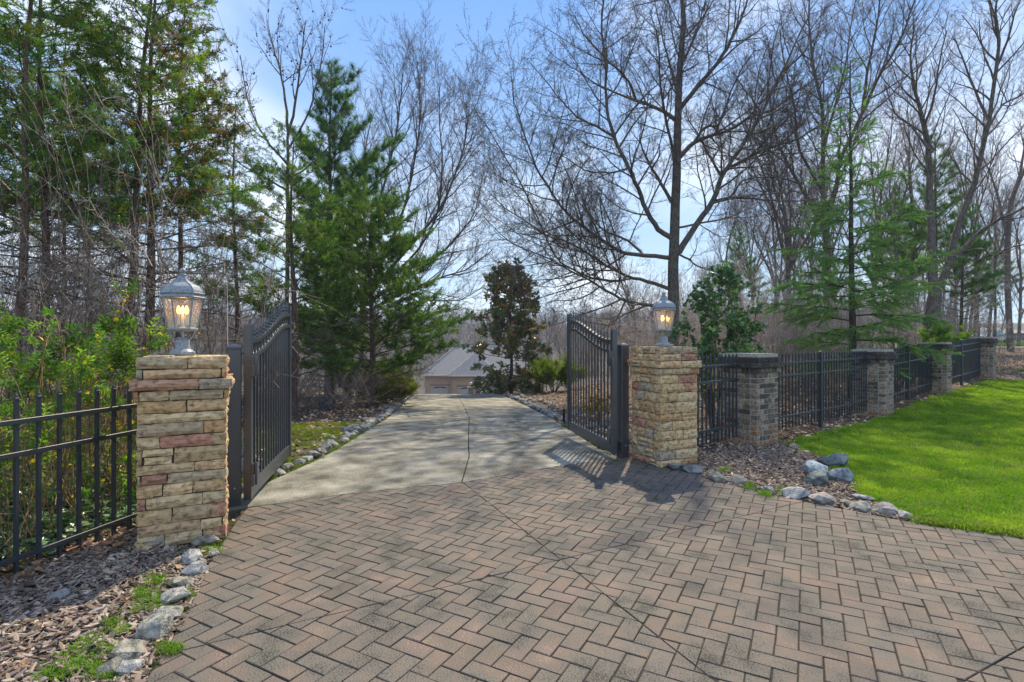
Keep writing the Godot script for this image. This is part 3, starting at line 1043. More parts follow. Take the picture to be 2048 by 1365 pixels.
func brick_pillar(at: Vector3, turn: float, label: String) -> void:
	var root := thing("brick_pillar", at, turn)
	tag(root, label, "pillar", "weathered brick fence pillars")
	var w := .60
	var ch := .0765
	var courses := 18
	var b := MB.new()
	b.box(Transform3D(Basis.IDENTITY, Vector3(0, .62, 0)), Vector3(w - .016, 1.5, w - .016), G(.52, .50, .46))
	put("mortar_core", b.mesh(M.mortar), root)
	var y := -.06
	for k in courses:
		var proud := 0.0
		if k == 0: proud = .025
		if k == courses - 1: proud = .03
		if k == courses - 2: proud = .058
		if k == courses - 3: proud = .022
		var span := w + proud * 2.0
		for face in 4:
			var bb := Basis(Vector3.UP, face * PI * .5)
			var short := (k + face) % 2 == 0
			var x0 := -span * .5
			var x1 := span * .5 - .105
			if k >= courses - 3 or k == 0:
				short = true
			var x := x0
			var pieces := []
			if k == courses - 3:
				while x < x1 - .04:
					pieces.append([x, minf(x + .098, x1)]); x += .098
			else:
				if short: pieces.append([x, x + .098]); x += .098
				while x < x1 - .02:
					var e := minf(x + .203, x1)
					pieces.append([x, e]); x = e
			for pc in pieces:
				var wl: float = pc[1] - pc[0] - .010
				if wl < .02: continue
				var z := R()
				var tone := 0
				if k >= courses - 2: tone = 5 if z < .7 else 3
				elif k == courses - 3: tone = 3 if z < .45 else (1 if z < .8 else 0)
				elif k < 2: tone = 4 if z < .6 else 6
				elif k < 5: tone = 4 if z < .22 else (0 if z < .6 else (2 if z < .8 else 1))
				else: tone = 0 if z < .34 else (1 if z < .68 else (2 if z < .9 else 3))
				var ww: float = snappedf(wl, .004)
				put("brick", one_brick(ww, ch - .010, .1, tone), root, bb * Vector3((pc[0] + pc[1]) * .5, y + ch * .5, w * .5 + proud - .05 + R(-.002, .002)), bb)
		if k >= courses - 3:
			b = MB.new()
			b.box(Transform3D(Basis.IDENTITY, Vector3(0, y + ch * .5, 0)), Vector3(span - .02, ch - .004, span - .02), G(.11, .105, .10))
			put("mortar_bed", b.mesh(M.mortar), root)
		y += ch
	b = MB.new()
	b.box(Transform3D(Basis.IDENTITY, Vector3(0, y - .001, 0)), Vector3(.65, .012, .65), G(.17, .165, .13), .003)
	put("cap_wash", b.mesh(M.mortar), root)

func tip_mesh() -> ArrayMesh:
	var b := MB.new()
	b.lathe([[.012, 0], [.0175, .002], [.0175, .012], [.014, .016], [.012, .03], [.0, .052]], 4, IRON, Vector3.ZERO, PI / 4, true)
	return b.mesh(M.iron)

func fence_panel(a: Vector3, b_: Vector3, rails: Array, bottom: float, top: float, gap: float, posts: Array, label: String, thick := .018) -> void:
	var v := b_ - a
	var flat_ := Vector2(v.x, -v.z)
	var root := thing("fence_panel", a, atan2(flat_.y, flat_.x))
	tag(root, label, "fence", "black iron picket fence panels")
	var L := flat_.length()
	var rise := v.y / L
	var tilt := Basis(Vector3.BACK, atan(rise))
	for r in rails:
		var b := MB.new()
		b.box(Transform3D(tilt, Vector3(L * .5, r + rise * L * .5, 0)), Vector3(L * sqrt(1 + rise * rise) - .004, .034, .030), IRON, .003)
		put("rail", b.mesh(M.iron), root)
	var pm := MB.new()
	pm.box(Transform3D(Basis.IDENTITY, Vector3(0, (top + bottom) * .5, 0)), Vector3(thick, top - bottom, thick), IRON)
	var pick := pm.mesh(M.iron)
	var tip := tip_mesh()
	var n := int(L / gap)
	for i in n:
		var s := (i + .5) * L / n
		var clash := false
		for p in posts:
			if absf(s - p * L) < .05: clash = true
		if clash: continue
		var pk := put("picket", pick, root, Vector3(s, rise * s, 0))
		put("finial", tip, pk, Vector3(0, top, 0))
	for p in posts:
		var b := MB.new()
		b.box(Transform3D(Basis.IDENTITY, Vector3(0, top * .5 - .02, 0)), Vector3(.062, top + .14, .062), IRON, .004)
		b.lathe([[.046, top + .05], [.03, top + .06], [.0, top + .066]], 4, IRON, Vector3.ZERO, PI / 4, true)
		put("post", b.mesh(M.iron), root, Vector3(p * L, rise * p * L, .0))

func build_fence() -> void:
	var sp := [[3.62, 8.20], [7.55, 11.25], [11.35, 14.4], [15.55, 17.75]]
	var lab := ["mossy brick pillar at the mulch bed, nearest to the stone gate pillar", "second brick pillar from the stone gate pillar, with tan bricks at its foot", "third brick pillar from the stone gate pillar, before the lime-green shrub", "last brick pillar of the fence, near the far road"]
	var t := deg_to_rad(38.5)
	var ys := []
	for k in 4:
		var y := land(sp[k][0], sp[k][1]) - .02
		ys.append(y)
		brick_pillar(P(sp[k][0], y, sp[k][1]), t + [-.06, .0, .03, .02][k], lab[k])
	var u := Vector2.from_angle(t)
	for k in 3:
		var a: Vector2 = Vector2(sp[k][0], sp[k][1]) + u * .29
		var e: Vector2 = Vector2(sp[k + 1][0], sp[k + 1][1]) - u * .29
		var nm: String = ["first", "second", "third"][k]
		fence_panel(P(a.x, ys[k], a.y), P(e.x, ys[k + 1], e.y), [.30, .98, 1.19], .10, 1.30, .118, [.5], "long iron picket panel with middle post, %s along the lawn between brick pillars" % nm)
	fence_panel(P(2.22, .0, 6.98), P(3.36, .0, 7.98), [.27, .93, 1.15], .08, 1.27, .105, [], "short iron picket fence panel joining the stone pillar to the brick pillar")
	fence_panel(P(-3.03, .0, 4.34), P(-3.40, .0, 2.3), [.10, .77, .98], -.02, 1.12, .136, [], "iron picket fence panel with spear tips in front of the yellow jasmine", .0215)


# ---------------------------------------------------------------- the house beyond
func wall_box(parent: Node, called: String, x0: float, x1: float, y0: float, y1: float, d0: float, d1: float, col: Color, m: Material) -> MeshInstance3D:
	var b := MB.new()
	b.box(Transform3D.IDENTITY, Vector3(x1 - x0, y1 - y0, d1 - d0), col, 0.0)
	return put(called, b.mesh(m), parent, Vector3((x0 + x1) * .5, (y0 + y1) * .5, -(d0 + d1) * .5))

func hip_roof(parent: Node, x0: float, x1: float, d0: float, d1: float, y0: float, y1: float, along_x: bool) -> MeshInstance3D:
	var b := MB.new()
	var col := G(.44, .415, .38)
	var h := minf(x1 - x0, d1 - d0) * .5
	var r0: Vector3
	var r1: Vector3
	if along_x:
		r0 = P(x0 + h, y1, (d0 + d1) * .5); r1 = P(x1 - h, y1, (d0 + d1) * .5)
	else:
		r0 = P((x0 + x1) * .5, y1, d0 + h); r1 = P((x0 + x1) * .5, y1, d1)
	var a := P(x0, y0, d0)
	var e := P(x1, y0, d0)
	var f := P(x1, y0, d1)
	var g := P(x0, y0, d1)
	if along_x:
		b.quad(a, r0, r1, e, col); b.tri(e, r1, f, col); b.quad(f, r1, r0, g, col); b.tri(g, r0, a, col)
	else:
		b.tri(a, r0, e, col); b.quad(e, r0, r1, f, col); b.quad(g, r1, r0, a, col)
	b.quad(a, e, f, g, G(.3, .27, .22))
	return put("roof", b.mesh(M.shingle), parent)

func build_house() -> void:
	var root := thing("brick_house", Vector3.ZERO)
	tag(root, "tan brick house with gray hip roofs and garage doors at the end of the drive", "house")
	var br := G(.62, .45, .32)
	var gy := -7.5
	wall_box(root, "wall", -13.0, 4.0, gy, -3.6, 80.2, 89.0, br, M.brick)
	wall_box(root, "garage_wall", -8.8, -2.2, gy, -3.55, 78.9, 80.19, br, M.brick)
	var r := hip_roof(root, -13.5, 4.5, 79.7, 89.5, -3.55, .95, true)
	hip_roof(root, -9.25, -1.75, 78.4, 84.5, -3.50, -.2, false)
	for q in [[-13.5, -9.26, 79.68, -3.72], [-9.25, -1.75, 78.38, -3.67]]:
		wall_box(root, "gutter", q[0], q[1], q[3], q[3] + .18, q[2] - .1, q[2], G(.55, .5, .42), M.paint)
	wall_box(r, "ridge_cap", -8.6, -.4, .93, 1.0, 84.5, 84.7, G(.24, .24, .245), M.shingle)
	for q in [[Vector3(-9.25, -3.5, -78.4), Vector3(-5.5, -.2, -82.15)], [Vector3(-1.75, -3.5, -78.4), Vector3(-5.5, -.2, -82.15)], [Vector3(-13.5, -3.55, -79.7), Vector3(-8.6, .95, -84.6)]]:
		var hb := MB.new()
		hb.tube(PackedVector3Array([q[0], q[1]]), PackedFloat32Array([.14, .14]), 5, G(.55, .52, .48))
		put("hip_cap", hb.mesh(M.shingle), r)
	for q in [[-12.1, -9.4, 80.2], [-7.9, -5.2, 78.9], [-4.9, -2.6, 78.9]]:
		var dr := wall_box(root, "garage_door", q[0], q[1], gy, -5.2, q[2] - .05, q[2] - .005, G(.36, .33, .31), M.paint)
		var w: float = q[1] - q[0]
		wall_box(root, "lintel", q[0] - .15, q[1] + .15, -5.19, -4.95, q[2] - .07, q[2] - .004, G(.36, .25, .18), M.brick)
		for s in [-1, 1]:
			var b := MB.new()
			var pts := []
			for i in 7:
				pts.append(Vector3(lerpf(.08, w * .42, i / 6.0) * s, -.28 + .20 * cos(PI * .5 * i / 6.0), 0))
			for i in 6:
				b.quad(Vector3(pts[i].x, -.34, 0), pts[i], pts[i + 1], Vector3(pts[i + 1].x, -.34, 0), G(.02, .02, .025))
			put("door_window", b.mesh(M.iron), dr, Vector3(0, 1.15, .03))
		for k in 4:
			var b := MB.new()
			b.box(Transform3D.IDENTITY, Vector3(w - .06, .03, .012), G(.4, .37, .33))
			put("panel_seam", b.mesh(M.paint), dr, Vector3(0, .65 - .5 * k, .026))
	wall_box(root, "downspout", -8.95, -8.82, gy, -3.7, 78.8, 78.88, G(.3, .22, .16), M.paint)
	# three little brick piers with globe lamps on the garden wall before the house
	var lt := ["brick garden pier with a white lamp before the garage, next to the magnolia", "middle brick garden pier with a white lamp before the garage", "lower brick garden pier with a white lamp nearest the drive"]
	for k in 3:
		var d := 60.0 + k * 1.2
		var px: float = [969.0, 955.0, 942.0][k]
		var x := (px - 1024) / FOCAL * d
		var g := land(x, d)
		var top: float = EYE - ([772.5, 772.5, 775.0][k] - 682.5) / FOCAL * d
		var t := thing("garden_pier", P(x, g, d))
		tag(t, lt[k], "pier", "garden piers before the house")
		var b := MB.new()
		b.box(Transform3D(Basis.IDENTITY, Vector3(0, (top - g) * .5 - .1, 0)), Vector3(.62, top - g + .2, .62), G(.27, .21, .15), .01)
		put("shaft", b.mesh(M.brick), t)
		b = MB.new()
		b.box(Transform3D(Basis.IDENTITY, Vector3(0, top - g + .04, 0)), Vector3(.76, .08, .76), G(.6, .54, .42), .01)
		put("cap", b.mesh(M.ledgestone), t)
		b = MB.new()
		b.lathe([[.05, .08], [.04, .2], [.1, .24], [.16, .34], [.15, .44], [.2, .47], [.08, .58], [.0, .62]], 10, G(.7, .66, .58), Vector3(0, top - g, 0))
		put("lamp_head", b.mesh(M.paint), t)

func build_far_right() -> void:
	# the public road, seen beyond the last pillar
	var b := MB.new()
	var n := 20
	for i in n:
		var x0 := 20.0 + i * 5.0
		var x1 := x0 + 5.0
		b.quad(P(x0, land(x0, 37.5) + .03, 37.5 + (x0 - 30) * .12), P(x0, land(x0, 42.5) + .03, 42.5 + (x0 - 30) * .12), P(x1, land(x1, 42.5) + .03, 42.5 + (x1 - 30) * .12), P(x1, land(x1, 37.5) + .03, 37.5 + (x1 - 30) * .12), Color.WHITE)
	tag(put("road", b.mesh(M.asphalt), self), "pale asphalt road beyond the last brick pillar", "road", "", "structure")
	# the street that the apron opens on to, behind the photographer
	b = MB.new()
	b.quad(P(-60, .01, -9.5), P(-60, .01, -2.52), P(60, .01, -2.52), P(60, .01, -9.5), Color.WHITE)
	tag(put("street", b.mesh(M.asphalt), self), "pale asphalt street that the brick apron opens on to", "street", "", "structure")
	# a parked car and a low dark outbuilding behind the road
	var car := thing("parked_car", P(51.5, land(51.5, 58.0), 58.0), .25)
	tag(car, "pale parked car half hidden by a tree trunk across the road", "car")
	b = MB.new()
	b.box(Transform3D(Basis.IDENTITY, Vector3(0, .62, 0)), Vector3(4.4, .62, 1.75), G(.6, .63, .64), .12)
	put("body", b.mesh(M.paint), car)
	b = MB.new()
	b.lathe([[1.42, .9], [.95, 1.42], [.7, 1.47], [.0, 1.48]], 4, G(.30, .38, .37), Vector3(.1, 0, 0), PI / 4, true)
	put("cabin", b.mesh(M.iron), car)
	for sx in [-1.35, 1.35]:
		for sz in [-.8, .8]:
			b = MB.new()
			b.lathe([[.0, -.1], [.31, -.1], [.33, -.06], [.33, .06], [.31, .1], [.0, .1]], 16, G(.015, .015, .016))
			put("wheel", b.mesh(M.iron), car, Vector3(sx, .33, sz), Basis(Vector3.RIGHT, PI / 2))
	var shed := thing("far_house", P(92.0, land(92.0, 104.0) - .8, 104.0))
	tag(shed, "low dark house among the trees across the road", "house")
	wall_box(shed, "wall", -9.0, 9.0, 0, 2.3, 0, 6, G(.08, .08, .095), M.paint)
	wall_box(shed, "foundation", -9.1, 9.1, -1.5, .55, -.15, 6.1, G(.55, .56, .58), M.paint)
	hip_roof(shed, -9.6, 9.6, -.6, 6.6, 2.3, 3.4, true)
	for k in 4:
		var b2 := MB.new()
		b2.box(Transform3D.IDENTITY, Vector3(1.0, 1.1, .05), G(.2, .23, .26))
		put("window", b2.mesh(M.iron), shed, Vector3(-6.0 + k * 4.0, 1.4, .03))
	# small sign box among the bushes by the drive
	var sg := thing("sign_box", P(-4.36, land(-4.36, 19.8), 19.8), .1)
	tag(sg, "small dark teal box on a stake among the bushes by the drive", "sign")
	b = MB.new()
	b.bar(Vector3(0, -.1, 0), Vector3(0, .62, 0), .02, G(.02, .02, .02))
	put("stake", b.mesh(M.wood), sg)
	b = MB.new()
	b.box(Transform3D(Basis.IDENTITY, Vector3(0, .74, 0)), Vector3(.24, .34, .12), G(.02, .07, .075), .02)
	put("box", b.mesh(M.paint), sg)
	for s in [-1, 1]:
		b = MB.new()
		b.box(Transform3D(Basis.IDENTITY, Vector3(s * .128, .76, .02)), Vector3(.016, .36, .15), G(.5, .52, .5) if s > 0 else G(.02, .02, .025), .004)
		put("side_plate", b.mesh(M.paint), sg)


# ---------------------------------------------------------------- small plant pieces, shared by many copies
var piece := {}

func needle_tri(b: MB, p: Vector3, dirv: Vector3, l: float, w: float, col: Color) -> void:
	var s := dirv.cross(rv()).normalized() * w
	b.tri(p - s, p + dirv * l, p + s, col)

func leaf_quad(b: MB, p: Vector3, along: Vector3, up: Vector3, l: float, w: float, top: Color, under := Color.BLACK) -> void:
	# a folded, pointed leaf: two halves of two triangles; with a second colour below, a second layer
	var sd := along.cross(up).normalized()
	var nn := sd.cross(along).normalized()
	var tipv := p + along * l - nn * l * .12
	var mid := p + along * l * .48
	var a := mid + sd * w * .5 + nn * w * .16
	var e := mid - sd * w * .5 + nn * w * .16
	b.tri(p, a, tipv, top)
	b.tri(p, tipv, e, top)
	if under != Color.BLACK:
		var o := -nn * .002
		b.tri(p + o, tipv + o, a + o, under)
		b.tri(p + o, e + o, tipv + o, under)

func stem(b: MB, p: Vector3, q: Vector3, r0: float, r1: float, col: Color) -> void:
	b.tube(PackedVector3Array([p, q]), PackedFloat32Array([r0, r1]), 3, col)

func make_pieces() -> void:
	var W := Color.WHITE
	# bare twig sprays, one metre long, growing along +y
	for k in 3:
		var b := MB.new()
		var p := Vector3.ZERO
		var dirv := Vector3.UP
		var pts := PackedVector3Array([p])
		var rr := PackedFloat32Array([.0105])
		for i in 5:
			dirv = (dirv + rv() * .22).normalized()
			p += dirv * .2
			pts.append(p)
			rr.append(lerpf(.0098, .004, (i + 1) / 5.0))
			for s in 2:
				var sd := (dirv * .75 + rv() * .75).normalized()
				var l := R(.22, .42) * (1.0 - i * .1)
				var m := p + sd * l * .55
				var e := m + (sd + rv() * .35 + Vector3.UP * .12).normalized() * l * .5
				b.tube(PackedVector3Array([p, m, e]), PackedFloat32Array([.006, .0048, .0032]), 3, W)
				for q in 2:
					var s2 := (sd * .7 + rv() * .8).normalized()
					stem(b, p + sd * l * R(.25, .55), p + sd * l * .4 + s2 * R(.1, .2), .0042, .0027, W)
		b.tube(pts, rr, 3, W)
		piece["twig%d" % k] = b.mesh(M.twig)
	# juniper/cedar sprays: ropes of scale leaves, half a metre, along +y
	for k in 3:
		var b := MB.new()
		for i in 9:
			var t := i / 8.0
			var at := Vector3(sin(t * 4.0 + k) * .04, t * .8, cos(t * 3.0) * .04)
			for s in 3:
				var sd := (Vector3.UP * R(.25, .9) + rv()).normalized()
				var l := R(.16, .32) * (1.15 - t * .5)
				needle_tri(b, at, sd, l, .026, vary(W, .28))
				needle_tri(b, at + sd * l * .3, (sd + rv() * .75).normalized(), l * .62, .02, vary(W, .28))
				needle_tri(b, at + sd * l * .5, (sd + rv() * .75).normalized(), l * .55, .018, vary(W, .28))
		piece["cedar%d" % k] = b.mesh(M.needle)
	# pine tufts: needles around the end of a shoot
	for k in 2:
		var b := MB.new()
		for i in 62:
			var sd := (Vector3.UP * R(.1, 1.1) + rv()).normalized()
			needle_tri(b, Vector3.UP * R(-.25, .35), sd, R(.6, 1.0), .02, vary(W, .25))
		piece["pine%d" % k] = b.mesh(M.needle)
	# deodar feather: a shoot with short needles, drooping at its tip
	for k in 2:
		var b := MB.new()
		var pr := Vector3.ZERO
		for i in 16:
			var t := i / 15.0
			var at := Vector3(0, t * .95, -t * t * .22)
			if i > 0: stem(b, pr, at, .010, .008, G(.9, .8, .6))
			pr = at
			for s in 6:
				var sd := (Vector3.UP * .45 + rv() * Vector3(1.2, .6, .7)).normalized()
				needle_tri(b, at, sd, R(.10, .17) * (1.1 - t * .4), .013, vary(W, .25))
		piece["deodar%d" % k] = b.mesh(M.needle)
	# broad evergreen rosettes
	for k in 3:
		var b := MB.new()
		for i in 9:
			var a := TAU * i / 9 * 2.4 + R(0, 1)
			var out := Vector3(cos(a), R(.15, .9), sin(a)).normalized()
			leaf_quad(b, Vector3.UP * i * .03, out, (Vector3.UP + rv() * .6).normalized(), R(.75, 1.05), .42, vary(G(1, 1, 1), .25), G(2.6, 1.05, .55) if k < 2 else G(1.2, 1.1, .9))
		piece["rosette%d" % k] = b.mesh(M.gloss)
	# small-leaved leafy shoots (jasmine, privet, vines)
	for k in 3:
		var b := MB.new()
		for i in 8:
			var y := i * .12
			for s in 2:
				var a := i * 1.57 + s * PI + R(-.3, .3)
				leaf_quad(b, Vector3(0, y, 0), Vector3(cos(a), R(.35, .9), sin(a)).normalized(), (Vector3.UP + rv() * .5).normalized(), R(.26, .4), .13, vary(W, .3))
		stem(b, Vector3.ZERO, Vector3.UP, .012, .006, G(1.2, .9, .5))
		piece["shoot%d" % k] = b.mesh(M.leaf)
	# ivy: a lobed leaf lying almost flat
	for k in 2:
		var b := MB.new()
		for i in 5:
			var at := Vector3(R(-.7, .7), R(.0, .35), R(-.7, .7))
			var yaw := R(0, TAU)
			var tl := Basis.from_euler(Vector3(R(-.5, .5), yaw, R(-.5, .5)))
			var rim := [Vector3(0, 0, -.1), Vector3(.35, .02, -.22), Vector3(.28, .05, .1), Vector3(.5, 0, .28), Vector3(.18, .05, .3), Vector3(0, -.04, .68), Vector3(-.18, .05, .3), Vector3(-.5, 0, .28), Vector3(-.28, .05, .1), Vector3(-.35, .02, -.22)]
			var cl := vary(W, .35)
			for q in 10:
				b.tri(at + tl * Vector3(0, .03, .12) * .9, at + tl * (rim[q] * .9), at + tl * (rim[(q + 1) % 10] * .9), cl)
		piece["ivy%d" % k] = b.mesh(M.gloss)
	# jasmine flower
	var fb := MB.new()
	for i in 6:
		var a := TAU * i / 6
		leaf_quad(fb, Vector3.ZERO, Vector3(cos(a), .35, sin(a)).normalized(), Vector3.UP, 1.0, .6, vary(G(.90, .72, .02), .1))
	piece["flower"] = fb.mesh(M.petal)
	# grass tufts
	for k in 3:
		var b := MB.new()
		for i in 16:
			var a := R(0, TAU)
			var at := Vector3(R(-.55, .55), 0, R(-.55, .55))
			var lean := Vector3(cos(a) * R(.1, .6), 1.0, sin(a) * R(.1, .6)).normalized()
			var l := R(.5, 1.1)
			var m := at + lean * l * .6
			var e := m + (lean + Vector3(cos(a), -.25, sin(a)) * .7).normalized() * l * .45
			var s := Vector3(-sin(a), 0, cos(a)) * .045
			var cl := vary(W, .3)
			b.tri(at - s, m - s * .8, at + s, cl)
			b.tri(at + s, m - s * .8, m + s * .8, cl)
			b.tri(m - s * .8, e, m + s * .8, cl)
		piece["grass%d" % k] = b.mesh(M.grass)
	# bark chips
	for k in 4:
		var b := MB.new()
		var l := R(.7, 1.0)
		var w := R(.22, .42)
		var pl := PackedVector2Array([Vector2(-l * .5, -w * .3), Vector2(-l * .25, -w * .5), Vector2(l * .4, -w * R(.3, .5)), Vector2(l * .5, w * R(-.1, .2)), Vector2(l * .2, w * .5), Vector2(-l * .42, w * R(.2, .5))])
		b.slab(pl, -.04, R(.05, .10), .03, W)
		piece["chip%d" % k] = b.mesh(M.dead)
	# fallen leaves, curled
	for k in 3:
		var b := MB.new()
		var rim := []
		for i in 8:
			var a := TAU * i / 8
			rim.append(Vector3(cos(a) * R(.32, .5), R(.0, .28), sin(a) * R(.2, .34)))
		for i in 8:
			b.tri(Vector3(0, .03, 0), rim[i], rim[(i + 1) % 8], W)
		piece["dryleaf%d" % k] = b.mesh(M.dead)
	# gum balls / cones
	var cb := MB.new()
	cb.lathe([[.0, -.5], [.4, -.3], [.5, 0], [.4, .3], [.0, .5]], 6, W)
	piece["cone"] = cb.mesh(M.twig)


# ---------------------------------------------------------------- ground cover
func spread(kinds: Array, parent: Node, called: String, places: Array, cols: Array) -> void:
	# shares the places out over the variants of a piece
	var n := kinds.size()
	for k in n:
		var pl := []
		var cl := []
		for i in range(k, places.size(), n):
			pl.append(places[i]); cl.append(cols[i])
		if pl.size() > 0: scatter(called, piece[kinds[k]], pl, cl, parent)

func on_drive(x: float, d: float, m := 0.0) -> bool:
	return d > 4.6 and absf(x - drive_x(d)) < HALF + m + 0.28 * smoothstep(7.6, 5.0, d)

func build_cover() -> void:
	var ap := apron()
	var lawn := []; var lawn_c := []
	var thin := []; var thin_c := []
	var chips := []; var chips_c := []
	var leaves := []; var leaves_c := []
	var ivy := []; var ivy_c := []
	var far := []; var far_c := []
	# lawn tufts: closer together near the camera
	for i in 52000:
		var d := 3.4 + pow(R(), 1.45) * 16.0
		var x := R(3.2, minf(d * 1.02 + 1.0, 20.0))
		if zone(x, d) != 1 or Geometry2D.is_point_in_polygon(Vector2(x, d), ap): continue
		var s := R(.030, .052) * (1.0 + d * .045)
		var pn := soft.get_noise_2d(x * 14.0, d * 14.0)
		lawn.append(Transform3D(Basis.from_euler(Vector3(R(-.25, .25), R(0, TAU), R(-.25, .25))) * Basis.from_scale(Vector3(s * 1.5, s * R(.75, 1.15), s * 1.5)), P(x, land(x, d) - .012, d)))
		var pq := soft.get_noise_2d(x * 4.0 + 50.0, d * 4.0)
		var g := G(.20, .36, .034).lerp(G(.42, .54, .06), clampf(.45 + pn * 1.3 + pq * 1.3, 0, 1))
		if R() < .06 + maxf(0.0, -pn) * .2: g = G(.36, .33, .17)
		lawn_c.append(vary(g, .2))
	for i in 14000:
		var d := R(4.4, 12.0)
		var x := drive_x(d) - HALF - R(.0, 3.6)
		if zone(x, d) != 4 or on_drive(x, d, .02): continue
		if soft.get_noise_2d(x * 10.0, d * 10.0) < -.12: continue
		var s := R(.025, .05)
		thin.append(Transform3D(Basis.from_euler(Vector3(R(-.3, .3), R(0, TAU), 0)) * Basis.from_scale(Vector3(s * 1.6, s * R(.7, 1.2), s * 1.6)), P(x, land(x, d) - .012, d)))
		thin_c.append(vary(G(.18, .28, .03).lerp(G(.34, .30, .08), R(0, .7)), .2))
	# weeds at the edges of drive and beds
	for i in 1500:
		var d := R(2.0, 12.0)
		var x := drive_x(d) - HALF - .26 * smoothstep(7.6, 5.0, d) - R(-.02, .1) if R() < .5 else drive_x(d) + HALF + R(0, .08)
		if d < 4.8: x = lerp_pts([[2.0, -1.56], [2.36, -1.62], [2.72, -1.72], [3.17, -1.87], [3.68, -2.07], [4.15, -2.2]], d) - R(.02, .5) * R()
		if soft.get_noise_2d(x * 22.0, d * 22.0) < .12: continue
		var s := R(.02, .04)
		thin.append(Transform3D(Basis.from_euler(Vector3(R(-.3, .3), R(0, TAU), 0)) * Basis.from_scale(Vector3(s * 1.6, s, s * 1.6)), P(x, land(x, d) - .012, d)))
		thin_c.append(vary(G(.12, .20, .03), .2))
	# weed patches in the near bed
	for a in [[190, 1290, 40], [160, 1325, 40], [310, 1162, 16], [300, 1215, 34], [370, 1195, 16], [230, 1255, 22], [425, 1104, 12], [205, 1345, 30], [290, 1190, 20], [1500, 975, 12], [1570, 985, 16], [1530, 990, 12], [1450, 940, 10], [1660, 905, 14], [100, 1350, 26], [340, 1300, 16]]:
		for k in 26:
			var d: float = EYE * FOCAL / (a[1] + R(-1, 1) * a[2] * .5 - 682.5)
			var x: float = (a[0] + R(-1, 1) * a[2] - 1024) / FOCAL * d
			var s := R(.016, .034)
			thin.append(Transform3D(Basis.from_euler(Vector3(R(-.4, .4), R(0, TAU), 0)) * Basis.from_scale(Vector3(s * 1.7, s, s * 1.7)), P(x, .004, d)))
			thin_c.append(vary(G(.20, .34, .05), .25))
	# grass leaning over the rim of the apron
	for i in 1400:
		var u := R(0, 1)
		var e := Vector2(3.34, 4.43).lerp(Vector2(3.95, 4.08), u) if i % 2 == 0 else Vector2(3.95, 4.08).lerp(Vector2(4.9, 3.35), u)
		var s := R(.03, .055)
		var x := e.x + R(-.015, .09)
		var d := e.y + R(-.01, .1)
		lawn.append(Transform3D(Basis.from_euler(Vector3(R(-.4, .4), R(0, TAU), R(-.4, .4))) * Basis.from_scale(Vector3(s * 1.5, s, s * 1.5)), P(x, -.012, d)))
		lawn_c.append(vary(G(.24, .36, .04) if R() < .75 else G(.38, .34, .18), .25))
	# bark mulch
	for i in 36000:
		var x: float; var d: float
		if i % 2 == 0:
			d = R(1.7, 4.6); x = R(-3.6, -1.5)
		else:
			d = R(4.3, 8.4); x = R(2.0, 4.3)
		if zone(x, d) != 2 or Geometry2D.is_point_in_polygon(Vector2(x, d), ap): continue
		if d > 3.9 and x < 0 and x > -2.5: continue
		var s := R(.022, .062) * (1.0 if R() < .85 else 1.6)
		chips.append(Transform3D(Basis.from_euler(Vector3(R(-.6, .6), R(0, TAU), R(-.6, .6))) * Basis.from_scale(Vector3(s * R(.8, 1.6), s * .8, s)), P(x, land(x, d) - .006 + R(0, .014), d)))
		var z := R()
		chips_c.append(vary(G(.20, .155, .125) if z < .45 else (G(.30, .245, .20) if z < .72 else (G(.10, .075, .062) if z < .9 else G(.40, .34, .27))), .22))
	# leaf litter under the trees, among the mulch and on the thin grass
	for i in 60000:
		var d := 2.0 + pow(R(), 1.5) * 34.0
		var x := R(-d * .98 - 1.5, d * .98 + 1.5)
		var z := zone(x, d)
		if z == 6 or on_drive(x, d, .06) or Geometry2D.is_point_in_polygon(Vector2(x, d), ap): continue
		var keep: float = [0.0, .035, .16, 1.0, .6, .3, 0.0][z]
		if R() > keep: continue
		var s := R(.045, .10) * (1.0 + d * .012)
		leaves.append(Transform3D(Basis.from_euler(Vector3(R(-.5, .5), R(0, TAU), R(-.5, .5))) * Basis.from_scale(Vector3(s, s * .8, s)), P(x, land(x, d) - .004, d)))
		var q := R()
		leaves_c.append(vary(G(.40, .285, .205) if q < .4 else (G(.54, .44, .34) if q < .68 else (G(.24, .15, .10) if q < .9 else G(.40, .20, .10))), .2))
	for a in [[90, 1132], [130, 1120], [165, 1090], [205, 1080], [60, 1150], [235, 1085], [190, 1110], [30, 1165]]:
		for k in 4:
			var d: float = EYE * FOCAL / (a[1] + R(-14, 14) - 682.5)
			var x: float = (a[0] + R(-22, 22) - 1024) / FOCAL * d
			var s := R(.06, .11)
			leaves.append(Transform3D(Basis.from_euler(Vector3(R(-.7, .7), R(0, TAU), R(-.7, .7))) * Basis.from_scale(Vector3(s, s, s)), P(x, .03, d)))
			leaves_c.append(vary(G(.30, .17, .11), .3))
	for i in 5200:
		var d := R(2.4, 7.2)
		var x := R(-7.0, -3.02)
		if d < 4.3 and x > -3.12 - (4.3 - d) * .18: continue
		if x > -3.3 and d > 5.6: continue
		var s := R(.045, .085)
		ivy.append(Transform3D(Basis.from_euler(Vector3(R(-.3, .5), R(0, TAU), R(-.3, .3))) * Basis.from_scale(Vector3.ONE * s), P(x, R(.0, .16) * R(.4, 1.0), d)))
		ivy_c.append(vary(G(.06, .14, .06) if R() < .65 else G(.15, .25, .11), .3))
